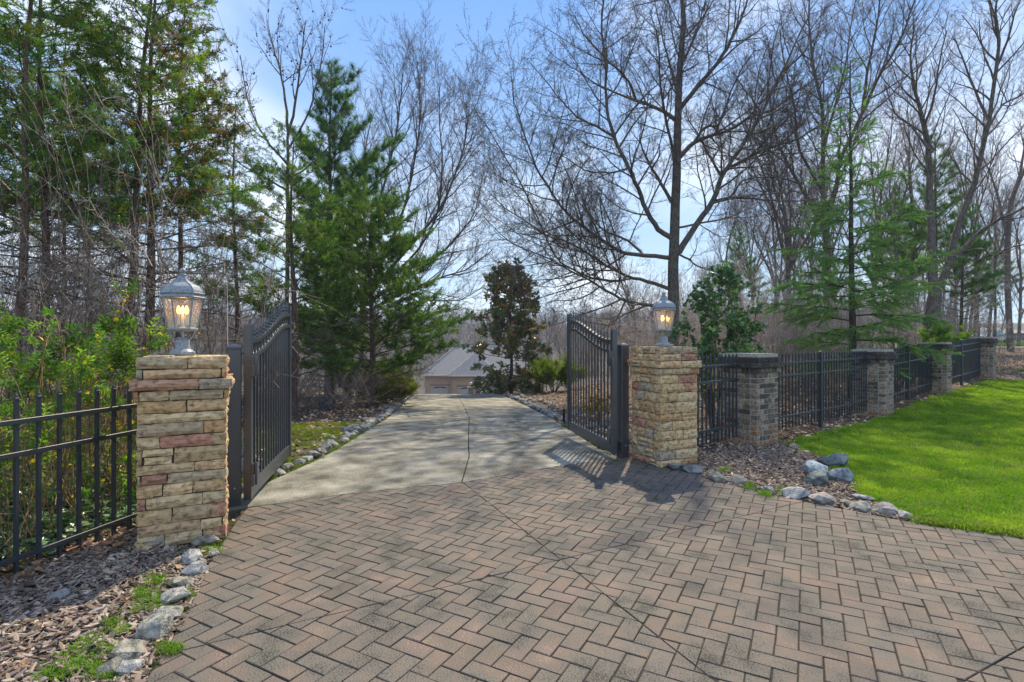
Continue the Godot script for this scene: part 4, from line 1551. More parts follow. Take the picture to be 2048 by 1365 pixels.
	for i in 5000:
		var d := R(21.0, 75.0)
		var x := d * R(.80, 1.02)
		if zone(x, d) != 6 or (d > 36 and d < 48): continue
		var s := R(.10, .2)
		far.append(Transform3D(Basis.from_euler(Vector3(0, R(0, TAU), 0)) * Basis.from_scale(Vector3(s * 2.5, s, s * 2.5)), P(x, land(x, d) - .01, d)))
		far_c.append(vary(G(.16, .24, .04), .2))
	var fw := []; var fw_c := []
	for i in 5200:
		var d := R(105, 400)
		var x := R(-1.05, .75) * d
		var s := R(6.0, 10.5)
		fw.append(Transform3D(Basis.from_euler(Vector3(R(-.1, .1), R(0, TAU), R(-.1, .1))) * Basis.from_scale(Vector3(s * .95, s, s * .95)), P(x, land(x, d) - .3, d)))
		fw_c.append(vary(G(.20, .175, .16) if R() < .9 else G(.10, .13, .07), .2))
	var t := thing("distant_wood", Vector3.ZERO)
	tag(t, "gray leafless wood covering the distant hillside", "wood", "", "stuff")
	spread(["twig0", "twig1", "twig2"], t, "bare_trees", fw, fw_c)
	t = thing("lawn_grass", Vector3.ZERO)
	tag(t, "bright green mown lawn along the brick pillars", "lawn", "", "stuff")
	spread(["grass0", "grass1", "grass2"], t, "blades", lawn, lawn_c)
	t = thing("thin_grass", Vector3.ZERO)
	tag(t, "thin yellowish grass and weeds beside the concrete drive", "grass", "", "stuff")
	spread(["grass0", "grass1"], t, "blades", thin, thin_c)
	t = thing("bark_mulch", Vector3.ZERO)
	tag(t, "gray-brown bark mulch chips in the beds beside both gate pillars", "mulch", "", "stuff")
	spread(["chip0", "chip1", "chip2", "chip3"], t, "chips", chips, chips_c)
	t = thing("leaf_litter", Vector3.ZERO)
	tag(t, "dry brown fallen leaves spread under the trees", "leaf litter", "", "stuff")
	spread(["dryleaf0", "dryleaf1", "dryleaf2"], t, "leaves", leaves, leaves_c)
	t = thing("ivy_groundcover", Vector3.ZERO)
	tag(t, "dark green ivy covering the ground behind the jasmine fence", "ivy", "", "stuff")
	spread(["ivy0", "ivy1"], t, "leaves", ivy, ivy_c)
	t = thing("roadside_grass", Vector3.ZERO)
	tag(t, "grass verges along the far road", "grass", "", "stuff")
	spread(["grass1", "grass2"], t, "blades", far, far_c)


# ---------------------------------------------------------------- trees
class Grown:
	var wood := MB.new()
	var places := []
	var tints := []
	var needles := []
	var ntints := []

func along(path: PackedVector3Array, t: float) -> Array:
	# point and direction at fraction t of a path
	var f := clampf(t, 0, .9999) * (path.size() - 1)
	var i := int(f)
	var dv := path[i + 1] - path[i]
	return [path[i] + dv * (f - i), dv.normalized()]

func aim(dirv: Vector3) -> Basis:
	var y := dirv.normalized()
	var x := y.cross(rv()).normalized()
	return Basis(x, y, x.cross(y))

func limb(t: Grown, path: PackedVector3Array, r0: float, r1: float, col: Color, sides := 0) -> void:
	var rr := PackedFloat32Array()
	for i in path.size(): rr.append(lerpf(r0, r1, pow(float(i) / (path.size() - 1), .85)))
	var s := sides
	if s == 0: s = 8 if r0 > .09 else (6 if r0 > .035 else (4 if r0 > .014 else 3))
	t.wood.tube(path, rr, s, col)

func smooth_path(pts: Array, jit: float, steps := 3) -> PackedVector3Array:
	var c := Curve3D.new()
	var n := pts.size()
	for i in n:
		var a: Vector3 = pts[maxi(i - 1, 0)]
		var b: Vector3 = pts[mini(i + 1, n - 1)]
		var h := (b - a) / 6.0
		c.add_point(pts[i], -h, h)
	var out := PackedVector3Array()
	for i in (n - 1) * steps + 1:
		var p := c.samplef(float(i) / steps)
		if i > 0 and i < (n - 1) * steps: p += rv() * jit
		out.append(p)
	return out

# grows side branches on a path; the last level carries twig sprays
func clothe(t: Grown, path: PackedVector3Array, r0: float, r1: float, o: Dictionary, lev: int) -> void:
	var L := 0.0
	for i in path.size() - 1: L += path[i].distance_to(path[i + 1])
	if lev >= o.levels:
		var k: int = maxi(1, int(round(L * o.twigs)))
		for i in k:
			var q := along(path, lerpf(.12, 1.0, (i + R(.2, .9)) / k))
			var dv: Vector3 = (q[1] * .8 + rv() * .75 + Vector3.UP * o.twig_up).normalized()
			var s: float = R(.7, 1.25) * o.twig_len
			t.places.append(Transform3D(aim(dv).scaled(Vector3.ONE * s), q[0]))
			t.tints.append(vary(o.twig_col, .25))
		var e := along(path, 1.0)
		t.places.append(Transform3D(aim(e[1] + Vector3.UP * o.twig_up).scaled(Vector3.ONE * o.twig_len), e[0]))
		t.tints.append(vary(o.twig_col, .25))
		return
	var n: int = maxi(2, int(round(L * o.dens[lev])))
	var roll := R(0, TAU)
	for i in n:
		var u: float = lerpf(o.bare[lev], 1.0, (i + R(.1, .9)) / n)
		var q := along(path, u)
		roll += 2.4 + R(-.5, .5)
		var dv: Vector3 = q[1]
		var x := dv.cross(Vector3(.2, .5, .84)).normalized()
		var out := x.rotated(dv, roll)
		var an: float = deg_to_rad(R(o.ang[0], o.ang[1]))
		var cd := (dv * cos(an) + out * sin(an)).normalized()
		var cl: float = L * o.ratio[lev] * lerpf(1.15, .45, u) * R(.65, 1.25)
		if o.has("cap"): cl = minf(cl, o.cap[lev])
		if cl < .12: continue
		var segs := 5 if lev == 0 else (4 if lev == 1 else 3)
		var cp := PackedVector3Array([q[0]])
		var p: Vector3 = q[0]
		for s in segs:
			cd = (cd + rv() * o.wob + Vector3.UP * o.up[lev]).normalized()
			p += cd * cl / segs
			cp.append(p)
		var cr: float = clampf(lerpf(r0, r1, u) * .62, .004, o.rmax[lev])
		var ce := maxf(cr * .35, .003)
		limb(t, cp, cr, ce, vary(o.bark, .12))
		clothe(t, cp, cr, ce, o, lev + 1)

func bare_opts(extra := {}) -> Dictionary:
	var o := {"levels": 2, "dens": [2.2, 3.2, 3.0], "bare": [.25, .12, .1], "ang": [35, 68], "ratio": [.42, .40, .4], "cap": [2.2, .95, .5], "wob": .2, "up": [.07, .06, .05], "rmax": [.035, .013, .008],
		"twigs": 3.2, "twig_len": .42, "twig_up": .12, "twig_col": G(.095, .074, .068), "bark": G(.15, .135, .12)}
	o.merge(extra, true)
	return o

func finish(called: String, at: Vector3, t: Grown, label: String, group := "", cat := "tree", needle_kinds := [], needle_name := "foliage", trunk_name := "trunk") -> Node3D:
	var root := thing(called, at)
	tag(root, label, cat, group)
	if t.wood.v.size() > 0: put(trunk_name, t.wood.mesh(M.bark), root)
	if t.places.size() > 0: spread(["twig0", "twig1", "twig2"], root, "twigs", t.places, t.tints)
	if t.needles.size() > 0: spread(needle_kinds, root, needle_name, t.needles, t.ntints)
	return root

# a traced limb: photo pixels at the tree's own distance, swung out of that plane by swing metres at its end
func traced(pts: Array, d: float, swing: float, origin: Vector3) -> Array:
	var out := []
	for i in pts.size():
		var f := float(i) / (pts.size() - 1)
		out.append(pix(pts[i][0], pts[i][1], d + swing * f) - origin)
	return out

func build_oak() -> void:
	var d := 18.0
	var base := pix(1345, 682.5, d)
	base.y = land(base.x, d) - .05
	var t := Grown.new()
	var bark := G(.19, .178, .16)
	var o := bare_opts({"bark": bark, "dens": [3.1, 4.0, 3.0], "twig_len": .46, "twigs": 3.5, "cap": [2.6, 1.1, .5], "bare": [.16, .1, .1]})
	var trunk := [Vector3(-.02, 0, 0)]
	trunk.append_array(traced([[1346, 680], [1346.6, 586], [1347.5, 500], [1351, 409], [1354, 318], [1356, 227], [1360, 136], [1367, 45], [1365, -27], [1372, -110], [1368, -190]], d, 0.0, base))
	var tp := smooth_path(trunk, .012)
	var rr := PackedFloat32Array()
	for i in tp.size():
		var u := float(i) / (tp.size() - 1)
		rr.append(lerpf(.205, .03, pow(u, 1.15)) + .11 * exp(-u * 26.0))
	t.wood.tube(tp, rr, 12, bark)
	var top := tp.slice(int(tp.size() * .55))
	clothe(t, top, .07, .03, bare_opts({"bark": bark, "dens": [2.6, 3.4, 3], "ratio": [.5, .42, .4], "bare": [.0, .1, .1]}), 0)
	# limbs read off the photograph: points, thickness in pixels at both ends, swing
	var limbs := [
		[[[1358, 505], [1394, 450], [1426, 400], [1444, 354], [1467, 318], [1503, 263], [1531, 213], [1562, 150], [1594, 82], [1621, 27]], 14, 3, -1.5],
		[[[1456, 338], [1485, 322], [1526, 300], [1576, 286], [1640, 254], [1710, 222]], 8, 3, 1.2],
		[[[1444, 354], [1422, 318], [1408, 291], [1394, 263], [1376, 240], [1372, 205]], 6, 2, 1.6],
		[[[1360, 314], [1388, 286], [1412, 275], [1453, 263], [1508, 232], [1549, 218], [1594, 182], [1640, 150]], 10, 3, 1.8],
		[[[1388, 286], [1412, 254], [1440, 246], [1462, 182], [1485, 136], [1512, 100]], 6, 2, -1.6],
		[[[1360, 218], [1399, 168], [1435, 127], [1462, 82], [1481, 41], [1494, 0], [1500, -60]], 10, 3, -1.2],
		[[[1350, 239], [1313, 216], [1272, 200], [1222, 182], [1180, 160]], 9, 3, 1.6],
		[[[1272, 200], [1258, 163], [1231, 136], [1194, 100], [1167, 68], [1150, 30]], 6, 2, -1.2],
		[[[1343, 404], [1322, 368], [1303, 336], [1285, 300], [1280, 270]], 8, 4, 1.0],
		[[[1303, 336], [1316, 318], [1319, 290]], 4, 2, -.6],
		[[[1346, 479], [1317, 459], [1294, 422], [1276, 377], [1258, 336], [1235, 291], [1217, 236], [1212, 172], [1210, 113], [1203, 45], [1208, -10]], 11, 4, -1.4],
		[[[1231, 273], [1194, 254], [1153, 232], [1122, 200], [1090, 159], [1058, 123]], 6, 2, 1.4],
		[[[1258, 336], [1220, 345], [1170, 340], [1120, 310], [1080, 300]], 5, 2, 2.0],
		[[[1341, 516], [1294, 511], [1253, 507], [1222, 491], [1181, 463], [1140, 432], [1113, 400], [1090, 363], [1067, 323], [1044, 254], [1029, 204], [1022, 150]], 10, 2, -2.0],
		[[[1285, 509], [1258, 482], [1212, 463], [1185, 436], [1167, 400], [1150, 350]], 6, 2, 1.8],
		[[[1338, 578], [1294, 563], [1253, 552], [1212, 531], [1172, 504], [1131, 482], [1094, 472], [1053, 443], [1013, 418], [967, 372]], 9, 2, 2.2],
		[[[1253, 552], [1240, 563], [1185, 556], [1149, 540], [1108, 509], [1063, 409], [1031, 350], [985, 272], [949, 218]], 6, 2, -1.6],
		[[[1340, 614], [1312, 611], [1258, 604], [1212, 581], [1176, 559], [1135, 540], [1090, 513], [1022, 486], [967, 432]], 8, 2, -2.6],
		[[[1250, 604], [1232, 640], [1216, 650], [1160, 640], [1120, 610]], 4, 2, -1.0],
		[[[1352, 456], [1417, 443], [1462, 434], [1485, 418], [1500, 390]], 5, 2, 2.0],
		[[[1426, 402], [1462, 393], [1485, 363], [1530, 354], [1580, 352]], 5, 2, -1.8],
		[[[1462, 395], [1530, 400], [1576, 402], [1640, 397], [1690, 380]], 5, 2, 1.4],
		[[[1352, 505], [1380, 520], [1400, 535], [1440, 540]], 5, 2, -1.6],
		[[[1352, 340], [1335, 250], [1320, 170], [1318, 90], [1300, 20]], 7, 2, -2.4],
		[[[1357, 200], [1340, 130], [1322, 60], [1310, 0]], 6, 2, 1.6],
		[[[1362, 130], [1392, 70], [1410, 10], [1430, -50]], 6, 2, 1.8]]
	for l in limbs:
		var p := smooth_path(traced(l[0], d, l[3], base), .02)
		var r0: float = l[1] * .5 / FOCAL * d
		var r1: float = l[2] * .5 / FOCAL * d * .7
		limb(t, p, r0, r1, bark)
		clothe(t, p, r0, r1, o, 0)
	finish("oak_tree", base, t, "large bare spreading oak behind the lantern-topped stone pillar", "", "tree")

# a free-growing bare tree: height, lean, how it forks
func bare_tree(h: float, r: float, o: Dictionary, fork := 0.45, stems := 3, splay := .38, lean := Vector3.ZERO) -> Grown:
	var t := Grown.new()
	var n := 7
	var pts := []
	var p := Vector3.ZERO
	var dv := (Vector3.UP + lean).normalized()
	for i in n + 1:
		pts.append(p)
		dv = (dv + rv() * .06 + Vector3.UP * .03).normalized()
		p += dv * h * fork / n
	var tp := smooth_path(pts, .01, 2)
	limb(t, tp, r, r * .72, o.bark, 8)
	var rr := PackedFloat32Array()
	for s in stems:
		var a := TAU * s / stems + R(-.5, .5)
		var at := along(tp, 1.0 if s < 2 else R(.72, .97))
		var q: Vector3 = at[0]
		var cd := (dv + Vector3(cos(a), 0, sin(a)) * splay * R(.7, 1.35)).normalized()
		var sp := [q]
		var len_ := h * (1.0 - fork) * R(.8, 1.05)
		for i in 6:
			cd = (cd + rv() * .13 + Vector3.UP * .07).normalized()
			q += cd * len_ / 6
			sp.append(q)
		var path := smooth_path(sp, .015, 2)
		limb(t, path, r * .62, r * .12, o.bark, 6)
		clothe(t, path, r * .62, r * .12, o, 0)
	clothe(t, tp, r * .4, r * .3, o.merged({"bare": [.55, .1, .1], "dens": [1.0, 3.0, 3.0]}, true), 0)
	return t

# evergreens: whorls of branches carrying sprays
func conifer(h: float, r: float, crown: float, o: Dictionary) -> Grown:
	var t := Grown.new()
	var pts := []
	for i in 8: pts.append(Vector3(sin(i * .9) * .04, h * i / 7.0, cos(i * 1.3) * .04) + (o.get("lean", Vector3.ZERO) as Vector3) * pow(i / 7.0, 1.3) * h)
	var tp := smooth_path(pts, .006, 3)
	limb(t, tp, r, r * .12, o.bark, 8)
	var n: int = int(h * o.dens)
	var roll := R(0, TAU)
	for i in n:
		var u: float = lerpf(o.from, .99, (i + R(0, .8)) / n)
		roll += 2.4 + R(-.4, .4)
		var q := along(tp, u)
		var v: float = (u - o.from) / (1.0 - o.from)
		var prof: float = pow(maxf(0.0, 1.0 - v), o.taper) * lerpf(.42, 1.0, smoothstep(0.0, .22, v))
		var L: float = crown * maxf(prof, .08) * R(.65, 1.15)
		var side := Vector3(cos(roll), 0, sin(roll))
		if o.has("bias"): L *= 1.0 + (o.bias as Vector3).dot(side)
		var dv: Vector3 = (side + Vector3.UP * lerpf(o.rise[0], o.rise[1], v)).normalized()
		var cp := PackedVector3Array([q[0]])
		var p: Vector3 = q[0]
		for s in 5:
			dv = (dv + rv() * .10 + Vector3.UP * o.bend).normalized()
			p += dv * L / 5
			cp.append(p)
		var br := clampf(r * .25 * (1.0 - v * .6), .008, .04)
		limb(t, cp, br, br * .3, vary(o.bark, .1))
		if u < o.green:
			# dead lower branch: only twigs
			if o.get("dead", 0.0) > 0.0:
				var k: int = int(L * o.dead)
				for e in k:
					var w := along(cp, R(.15, 1.0))
					t.places.append(Transform3D(aim((w[1] + rv() * .9).normalized()).scaled(Vector3.ONE * R(.35, .8)), w[0]))
					t.tints.append(vary(o.get("dead_col", G(.12, .095, .085)), .25))
			continue
		var side_n: int = maxi(2, int(L * o.side))
		for e in side_n:
			var f := lerpf(o.get("inner", .25), 1.0, (e + R(0, .9)) / side_n)
			var w := along(cp, f)
			var sd: Vector3 = (w[1] * .7 + w[1].cross(Vector3.UP).normalized() * (1.0 if e % 2 == 0 else -1.0) * R(.4, 1.0) + rv() * .3 + Vector3.UP * o.side_up).normalized()
			var sl: float = L * .34 * lerpf(1.1, .4, f) * R(.7, 1.2)
			var sp := PackedVector3Array([w[0], w[0] + sd * sl * .5, w[0] + (sd + Vector3.UP * o.bend).normalized() * sl])
			limb(t, sp, br * .4, br * .2, o.bark, 3)
			var m: int = maxi(1, int(sl * o.sprays + R()))
			for z in m:
				var at := along(sp, R(.2, 1.0))
				var fd: Vector3 = (at[1] * .8 + rv() * o.fluff + Vector3.UP * o.spray_up).normalized()
				t.needles.append(Transform3D(aim(fd).scaled(Vector3.ONE * R(.75, 1.25) * o.size), at[0]))
				var col: Color = o.col
				if R() < o.get("mix", 0.0): col = o.col2
				t.ntints.append(vary(col, .28))
	return t

func shrub(h: float, w: float, stems: int, kinds: Array, size: float, count: int, col: Color, col2: Color, m2: float, bark: Color, round_ := true) -> Grown:
	var t := Grown.new()
	for s in stems:
		var a := TAU * s / stems + R(-.4, .4)
		var out := Vector3(cos(a), 0, sin(a)) * w * .5 * sqrt(R(.05, 1.0))
		var top := out + Vector3.UP * h * R(.65, 1.0) * (1.0 - .35 * out.length() / (w * .5) if round_ else 1.0)
		var b0 := Vector3(cos(a), 0, sin(a)) * .08
		var path := smooth_path([b0, b0.lerp(top, .35) + Vector3.UP * h * .08 + rv() * .08, b0.lerp(top, .7) + rv() * .12, top], .01, 2)
		limb(t, path, .016, .005, bark)
		for k in 4:
			var q := along(path, R(.3, .9))
			var e: Vector3 = q[0] + ((q[1] as Vector3) + rv() * 1.1).normalized() * R(.15, .45) * w * .4
			limb(t, PackedVector3Array([q[0], (q[0] + e) * .5 + rv() * .03, e]), .007, .003, bark)
			for z in int(count / float(stems * 5)):
				var at: Vector3 = (q[0] as Vector3).lerp(e, R(.25, 1.05)) + rv() * size * .5
				t.needles.append(Transform3D(aim((rv() + Vector3.UP * .5 + (e - q[0]).normalized()).normalized()).scaled(Vector3.ONE * size * R(.7, 1.25)), at))
				t.ntints.append(vary(col2 if R() < m2 else col, .28))
		for z in int(count / float(stems * 5)):
			var q := along(path, R(.35, 1.0))
			t.needles.append(Transform3D(aim((rv() + Vector3.UP * .6).normalized()).scaled(Vector3.ONE * size * R(.7, 1.25)), (q[0] as Vector3) + rv() * size * .6))
			t.ntints.append(vary(col2 if R() < m2 else col, .28))
	return t

func gp(px: float, d: float) -> Vector3:
	var x := (px - 1024.0) / FOCAL * d
	return P(x, land(x, d) - .04, d)

func build_right_woods() -> void:
	var pur := {"twig_col": G(.20, .15, .135), "bark": G(.20, .18, .16), "up": [.13, .09, .06], "ang": [25, 52]}
	# forked tree behind the deodar, traced
	var d := 21.0
	var base := gp(1655, d)
	var t := Grown.new()
	var bark := G(.19, .172, .155)
	var o := bare_opts(pur.merged({"dens": [2.4, 3.4, 3], "twig_len": .42, "bark": bark}))
	var list := [
		[[[1655, 790], [1656, 682], [1655, 560], [1654, 492], [1652, 465]], 20, 15, 0.0],
		[[[1652, 468], [1635, 433], [1608, 384], [1576, 330], [1552, 270], [1540, 200], [1532, 130]], 10, 3, 1.6],
		[[[1653, 466], [1663, 411], [1676, 357], [1680, 321], [1725, 227], [1754, 160], [1794, 94], [1821, 27], [1840, -40]], 11, 3, -1.2],
		[[[1650, 470], [1645, 400], [1647, 268], [1642, 200], [1625, 120], [1618, 40], [1622, -40]], 10, 3, 0.6],
		[[[1647, 300], [1668, 220], [1690, 140], [1700, 60], [1715, -20]], 7, 2, 2.0],
		[[[1725, 227], [1735, 150], [1748, 80], [1760, 10], [1765, -60]], 6, 2, -1.6],
		[[[1645, 380], [1600, 300], [1590, 220], [1572, 140], [1560, 60]], 6, 2, -2.0]]
	for l in list:
		var p := smooth_path(traced(l[0], d, l[3], base), .02)
		var r0: float = l[1] * .5 / FOCAL * d
		var r1: float = l[2] * .5 / FOCAL * d * .8
		limb(t, p, r0, r1, bark)
		if l[2] < 10: clothe(t, p, r0, r1, o, 0)
	finish("maple_tree", base, t, "bare gray tree forking into upright limbs behind the feathery deodar", "bare trees behind the picket fence")
	# the twin-stemmed tree by the lime shrub, traced
	d = 19.0
	base = gp(1866, d)
	t = Grown.new()
	list = [
		[[[1866, 770], [1864, 669], [1868, 610], [1872, 574]], 36, 27, 0.0],
		[[[1868, 580], [1863, 492], [1862, 420], [1858, 330], [1856, 281], [1842, 225], [1828, 170], [1822, 110], [1830, 50]], 17, 3, 0.8],
		[[[1878, 578], [1900, 520], [1917, 452], [1944, 384], [1960, 325], [1979, 241], [1994, 134], [1998, 80], [1992, 27], [2000, -30]], 15, 3, -.8],
		[[[1890, 548], [1923, 503], [1961, 465], [2001, 438], [2048, 417], [2110, 390]], 11, 3, -1.2],
		[[[1925, 505], [1962, 498], [1990, 512], [2020, 495], [2060, 490]], 6, 2, -1.8],
		[[[1979, 241], [1950, 180], [1925, 110], [1908, 75]], 6, 2, 1.2],
		[[[1994, 134], [2015, 80], [2030, 30], [2045, -10]], 5, 2, -1.2],
		[[[1975, 260], [2005, 210], [2045, 190], [2090, 150]], 6, 2, 1.8],
		[[[1850, 250], [1870, 190], [1880, 120], [1895, 60]], 5, 2, -1.6],
		[[[1858, 300], [1825, 255], [1790, 225], [1770, 170]], 5, 2, 1.8]]
	for l in list:
		var p := smooth_path(traced(l[0], d, l[3], base), .02)
		var r0: float = l[1] * .5 / FOCAL * d
		var r1: float = l[2] * .5 / FOCAL * d * .8
		limb(t, p, r0, r1, bark)
		if l[2] < 10: clothe(t, p, r0, r1, o, 0)
	finish("twin_stem_tree", base, t, "thick bare tree splitting into twin stems behind the third brick pillar", "bare trees behind the picket fence")
	# slender trees of the wood: three kinds, many copies
	var kinds := []
	for k in 4:
		var oo := bare_opts(pur.merged({"levels": 2, "dens": [1.7, 2.6, 2.6], "twig_len": .5, "twigs": 2.2, "cap": [2.0, .9, .5]}, true))
		kinds.append(bare_tree([12.5, 14.0, 11.0, 13.0][k], [.095, .125, .075, .10][k], oo, [.5, .42, .55, .35][k], [3, 4, 3, 4][k], [.26, .34, .24, .42][k], Vector3(R(-.1, .1), 0, R(-.1, .1))))
	var first := []
	var lab := ["slender bare tree with purple-brown twigs in the woods behind the picket fence", "bare tree with four forked stems in the woods behind the picket fence", "thin straight bare sapling in the woods behind the picket fence", "low-forking bare tree in the woods behind the picket fence"]
	var spots := [[1557, 26, 0], [1600, 24, 1], [1585, 34, 2], [1700, 27, 3], [1745, 31, 0], [1780, 25, 2], [1800, 38, 1], [1530, 38, 3], [1500, 46, 1], [1630, 42, 0], [1680, 48, 3], [1730, 44, 1], [1815, 30, 0], [1835, 45, 2], [1905, 33, 1], [1950, 28, 2], [1925, 46, 3], [1465, 52, 0], [1560, 55, 2], [1610, 60, 1], [1770, 56, 3], [1860, 62, 0], [1975, 40, 0], [1440, 64, 3], [1520, 70, 1], [1640, 72, 0], [1700, 66, 2], [1400, 60, 2], [2040, 46, 1], [2000, 60, 3], [1895, 75, 1], [1380, 75, 0], [2060, 70, 0], [1350, 66, 3], [1310, 78, 1], [1275, 62, 2], [1950, 90, 2], [2030, 85, 3], [1620, 30, 2], [1540, 30, 2], [1760, 36, 2], [1670, 36, 2], [1450, 40, 2], [1510, 42, 0], [1590, 46, 3], [1825, 52, 3], [1850, 40, 2], [1880, 50, 0], [1910, 58, 2], [1940, 36, 0], [1968, 64, 1], [2015, 72, 2], [1430, 75, 1], [1600, 76, 2], [1790, 72, 1], [1850, 88, 3], [1920, 80, 0]]
	for s in spots:
		var at := gp(s[0] + R(-6, 6), s[1])
		var turn := R(0, TAU)
		var sc := R(.85, 1.2)
		var k: int = s[2]
		if first.size() <= k or first[k] == null:
			while first.size() <= k: first.append(null)
			first[k] = finish("bare_tree", at, kinds[k], lab[k], "bare trees of the woods behind the picket fence")
			first[k].rotation.y = turn
		else:
			copy_of(first[k], at, turn, sc)
	far_kinds = first
	# tall thin trunk across the road
	var lt := bare_tree(16.0, .19, bare_opts(pur.merged({"dens": [1.5, 2.6, 2.6], "twig_len": .55, "twigs": 2.4}, true)), .6, 3, .3)
	finish("tall_tree", gp(2022, 34.0), lt, "tall bare tree with a straight dark trunk at the edge of the far road")
	# deodar: feathery evergreen leaning over the fence
	var deo := conifer(8.6, .10, 2.7, {"bark": G(.11, .095, .08), "dens": 7.5, "from": .08, "green": .0, "taper": 1.0, "rise": [.05, .5], "bend": -.035, "side": 9.0, "side_up": -.10, "sprays": 13.0, "fluff": .35, "spray_up": -.12, "size": .38, "col": G(.22, .37, .15), "col2": G(.36, .52, .17), "mix": .3, "inner": .12})
	finish("deodar_tree", gp(1703, 13.6), deo, "feathery blue-green deodar with drooping branches behind the picket fence", "", "tree", ["deodar0", "deodar1"])
	# pines in the woods
	var po := {"bark": G(.13, .11, .09), "dens": 4.8, "from": .30, "green": .42, "dead": 2.0, "taper": .6, "rise": [.1, .7], "bend": .05, "side": 5.0, "side_up": .15, "sprays": 8.0, "fluff": .6, "spray_up": .25, "size": .26, "col": G(.13, .25, .10), "col2": G(.22, .33, .11), "mix": .25}
	var pine := finish("pine_tree", gp(1872, 27.0), conifer(11.5, .15, 2.6, po), "dark green pine rising behind the twin-stemmed bare tree", "pines in the woods", "tree", ["pine0", "pine1"])
	for s in [[1925, 23, .62, "low bushy pine between the twin-stemmed tree and the last brick pillar"], [1800, 30, .85, "pine between the deodar and the twin-stemmed tree"], [1958, 33, .55, "small bushy pine behind the last brick pillar"], [1480, 36, .75, "pine partly hidden behind the big oak"], [1800, 46, .9, "distant pine deep in the woods behind the deodar"], [1990, 52, 1.0, "distant pine beyond the last brick pillar"]]:
		var c := copy_of(pine, gp(s[0], s[1]), R(0, TAU), s[2])
		c.set_meta("label", s[3])
	# camellia behind the stone pillar: upright stems, small glossy leaves all through a ragged crown
	var cam := shrub(2.6, 1.5, 18, ["rosette2"], .06, 900, G(.11, .24, .09), G(.28, .42, .10), .3, G(.16, .14, .12), false)
	for i in 3400:
		var a := R(0, TAU)
		var y := R(.55, 2.95)
		if soft.get_noise_3d(cos(a) * 9.0, y * 11.0, sin(a) * 9.0) > -.04: continue
		var lob := 1.0 + .28 * sin(a * 3.0 + y * 2.1) + .22 * sin(a * 5.0 - y * 3.7)
		var rad := .92 * lob * pow(clampf((3.05 - y) / 1.5, 0.0, 1.0), .6) * sqrt(R(.12, 1.0))
		cam.needles.append(Transform3D(aim((rv() + Vector3.UP * .5).normalized()).scaled(Vector3.ONE * R(.045, .085)), Vector3(cos(a) * rad, y, sin(a) * rad)))
		cam.ntints.append(vary(G(.10, .22, .085) if R() < .7 else G(.28, .42, .10), .3))
	finish("camellia_shrub", gp(1432, 9.6), cam, "tall glossy camellia shrub between the stone pillar and the brick pillar", "", "shrub", ["rosette2"], "foliage", "stems")
	# lime-green shrub by the third pillar
	var lime := shrub(2.35, 1.7, 14, ["shoot0"], .17, 1300, G(.19, .34, .05), G(.32, .42, .07), .3, G(.14, .12, .10))
	finish("lime_shrub", gp(1905, 18.4), lime, "lime-green leafy shrub above the fence beside the third brick pillar", "", "shrub", ["shoot0", "shoot1"], "foliage", "stems")
	var low := shrub(1.5, 1.6, 12, ["shoot0"], .18, 900, G(.06, .11, .06), G(.13, .17, .09), .3, G(.14, .12, .10))
	finish("privet_shrub", gp(1790, 14.6), low, "gray-green shrub behind the fence between second and third brick pillars", "", "shrub", ["shoot1", "shoot2"], "foliage", "stems")
	# thicket of bare stems between oak and deodar
	var th := Grown.new()
	for i in 180:
		var x := R(-2.6, 2.6)
		var z := R(-1.2, 1.2)
		var p0 := Vector3(x, 0, z)
		var top := p0 + Vector3(R(-.6, .6), R(1.0, 3.4), R(-.5, .5))
		limb(th, smooth_path([p0, p0.lerp(top, .5) + rv() * .15, top], .02, 2), .008, .003, vary(G(.40, .35, .31), .2))
		for k in 3:
			th.places.append(Transform3D(aim((Vector3.UP + rv()).normalized()).scaled(Vector3.ONE * R(.4, .8)), p0.lerp(top, R(.3, 1.0))))
			th.tints.append(vary(G(.42, .365, .32), .25))
	finish("bare_thicket", gp(1540, 16.5), th, "tangled thicket of thin bare stems between oak and deodar", "", "shrub", [], "foliage", "stems")
	var c2 := copy_of(get_node("bare_thicket"), gp(1650, 19.5), 1.0, 1.1)
	c2.set_meta("label", "tangled thicket of thin bare stems behind the deodar's trunk")
	var tl := ["tangled thicket of thin bare stems behind the second brick pillar", "tangled thicket of thin bare stems behind the twin-stemmed tree", "tangled thicket of thin bare stems deep in the woods behind the oak", "tangled thicket of thin bare stems behind the camellia"]
	var tq := [[1745, 24.0], [1880, 27.0], [1600, 32.0], [1440, 22.0]]
	for k in 4:
		c2 = copy_of(get_node("bare_thicket"), gp(tq[k][0], tq[k][1]), k * 1.3, 1.3)
		c2.set_meta("label", tl[k])
	c2 = copy_of(get_node("bare_thicket"), gp(1260, 30.0), 2.0, 1.3)
	c2.set_meta("label", "tangled thicket of thin bare stems on the bank behind the open gate leaf")

var far_kinds := []

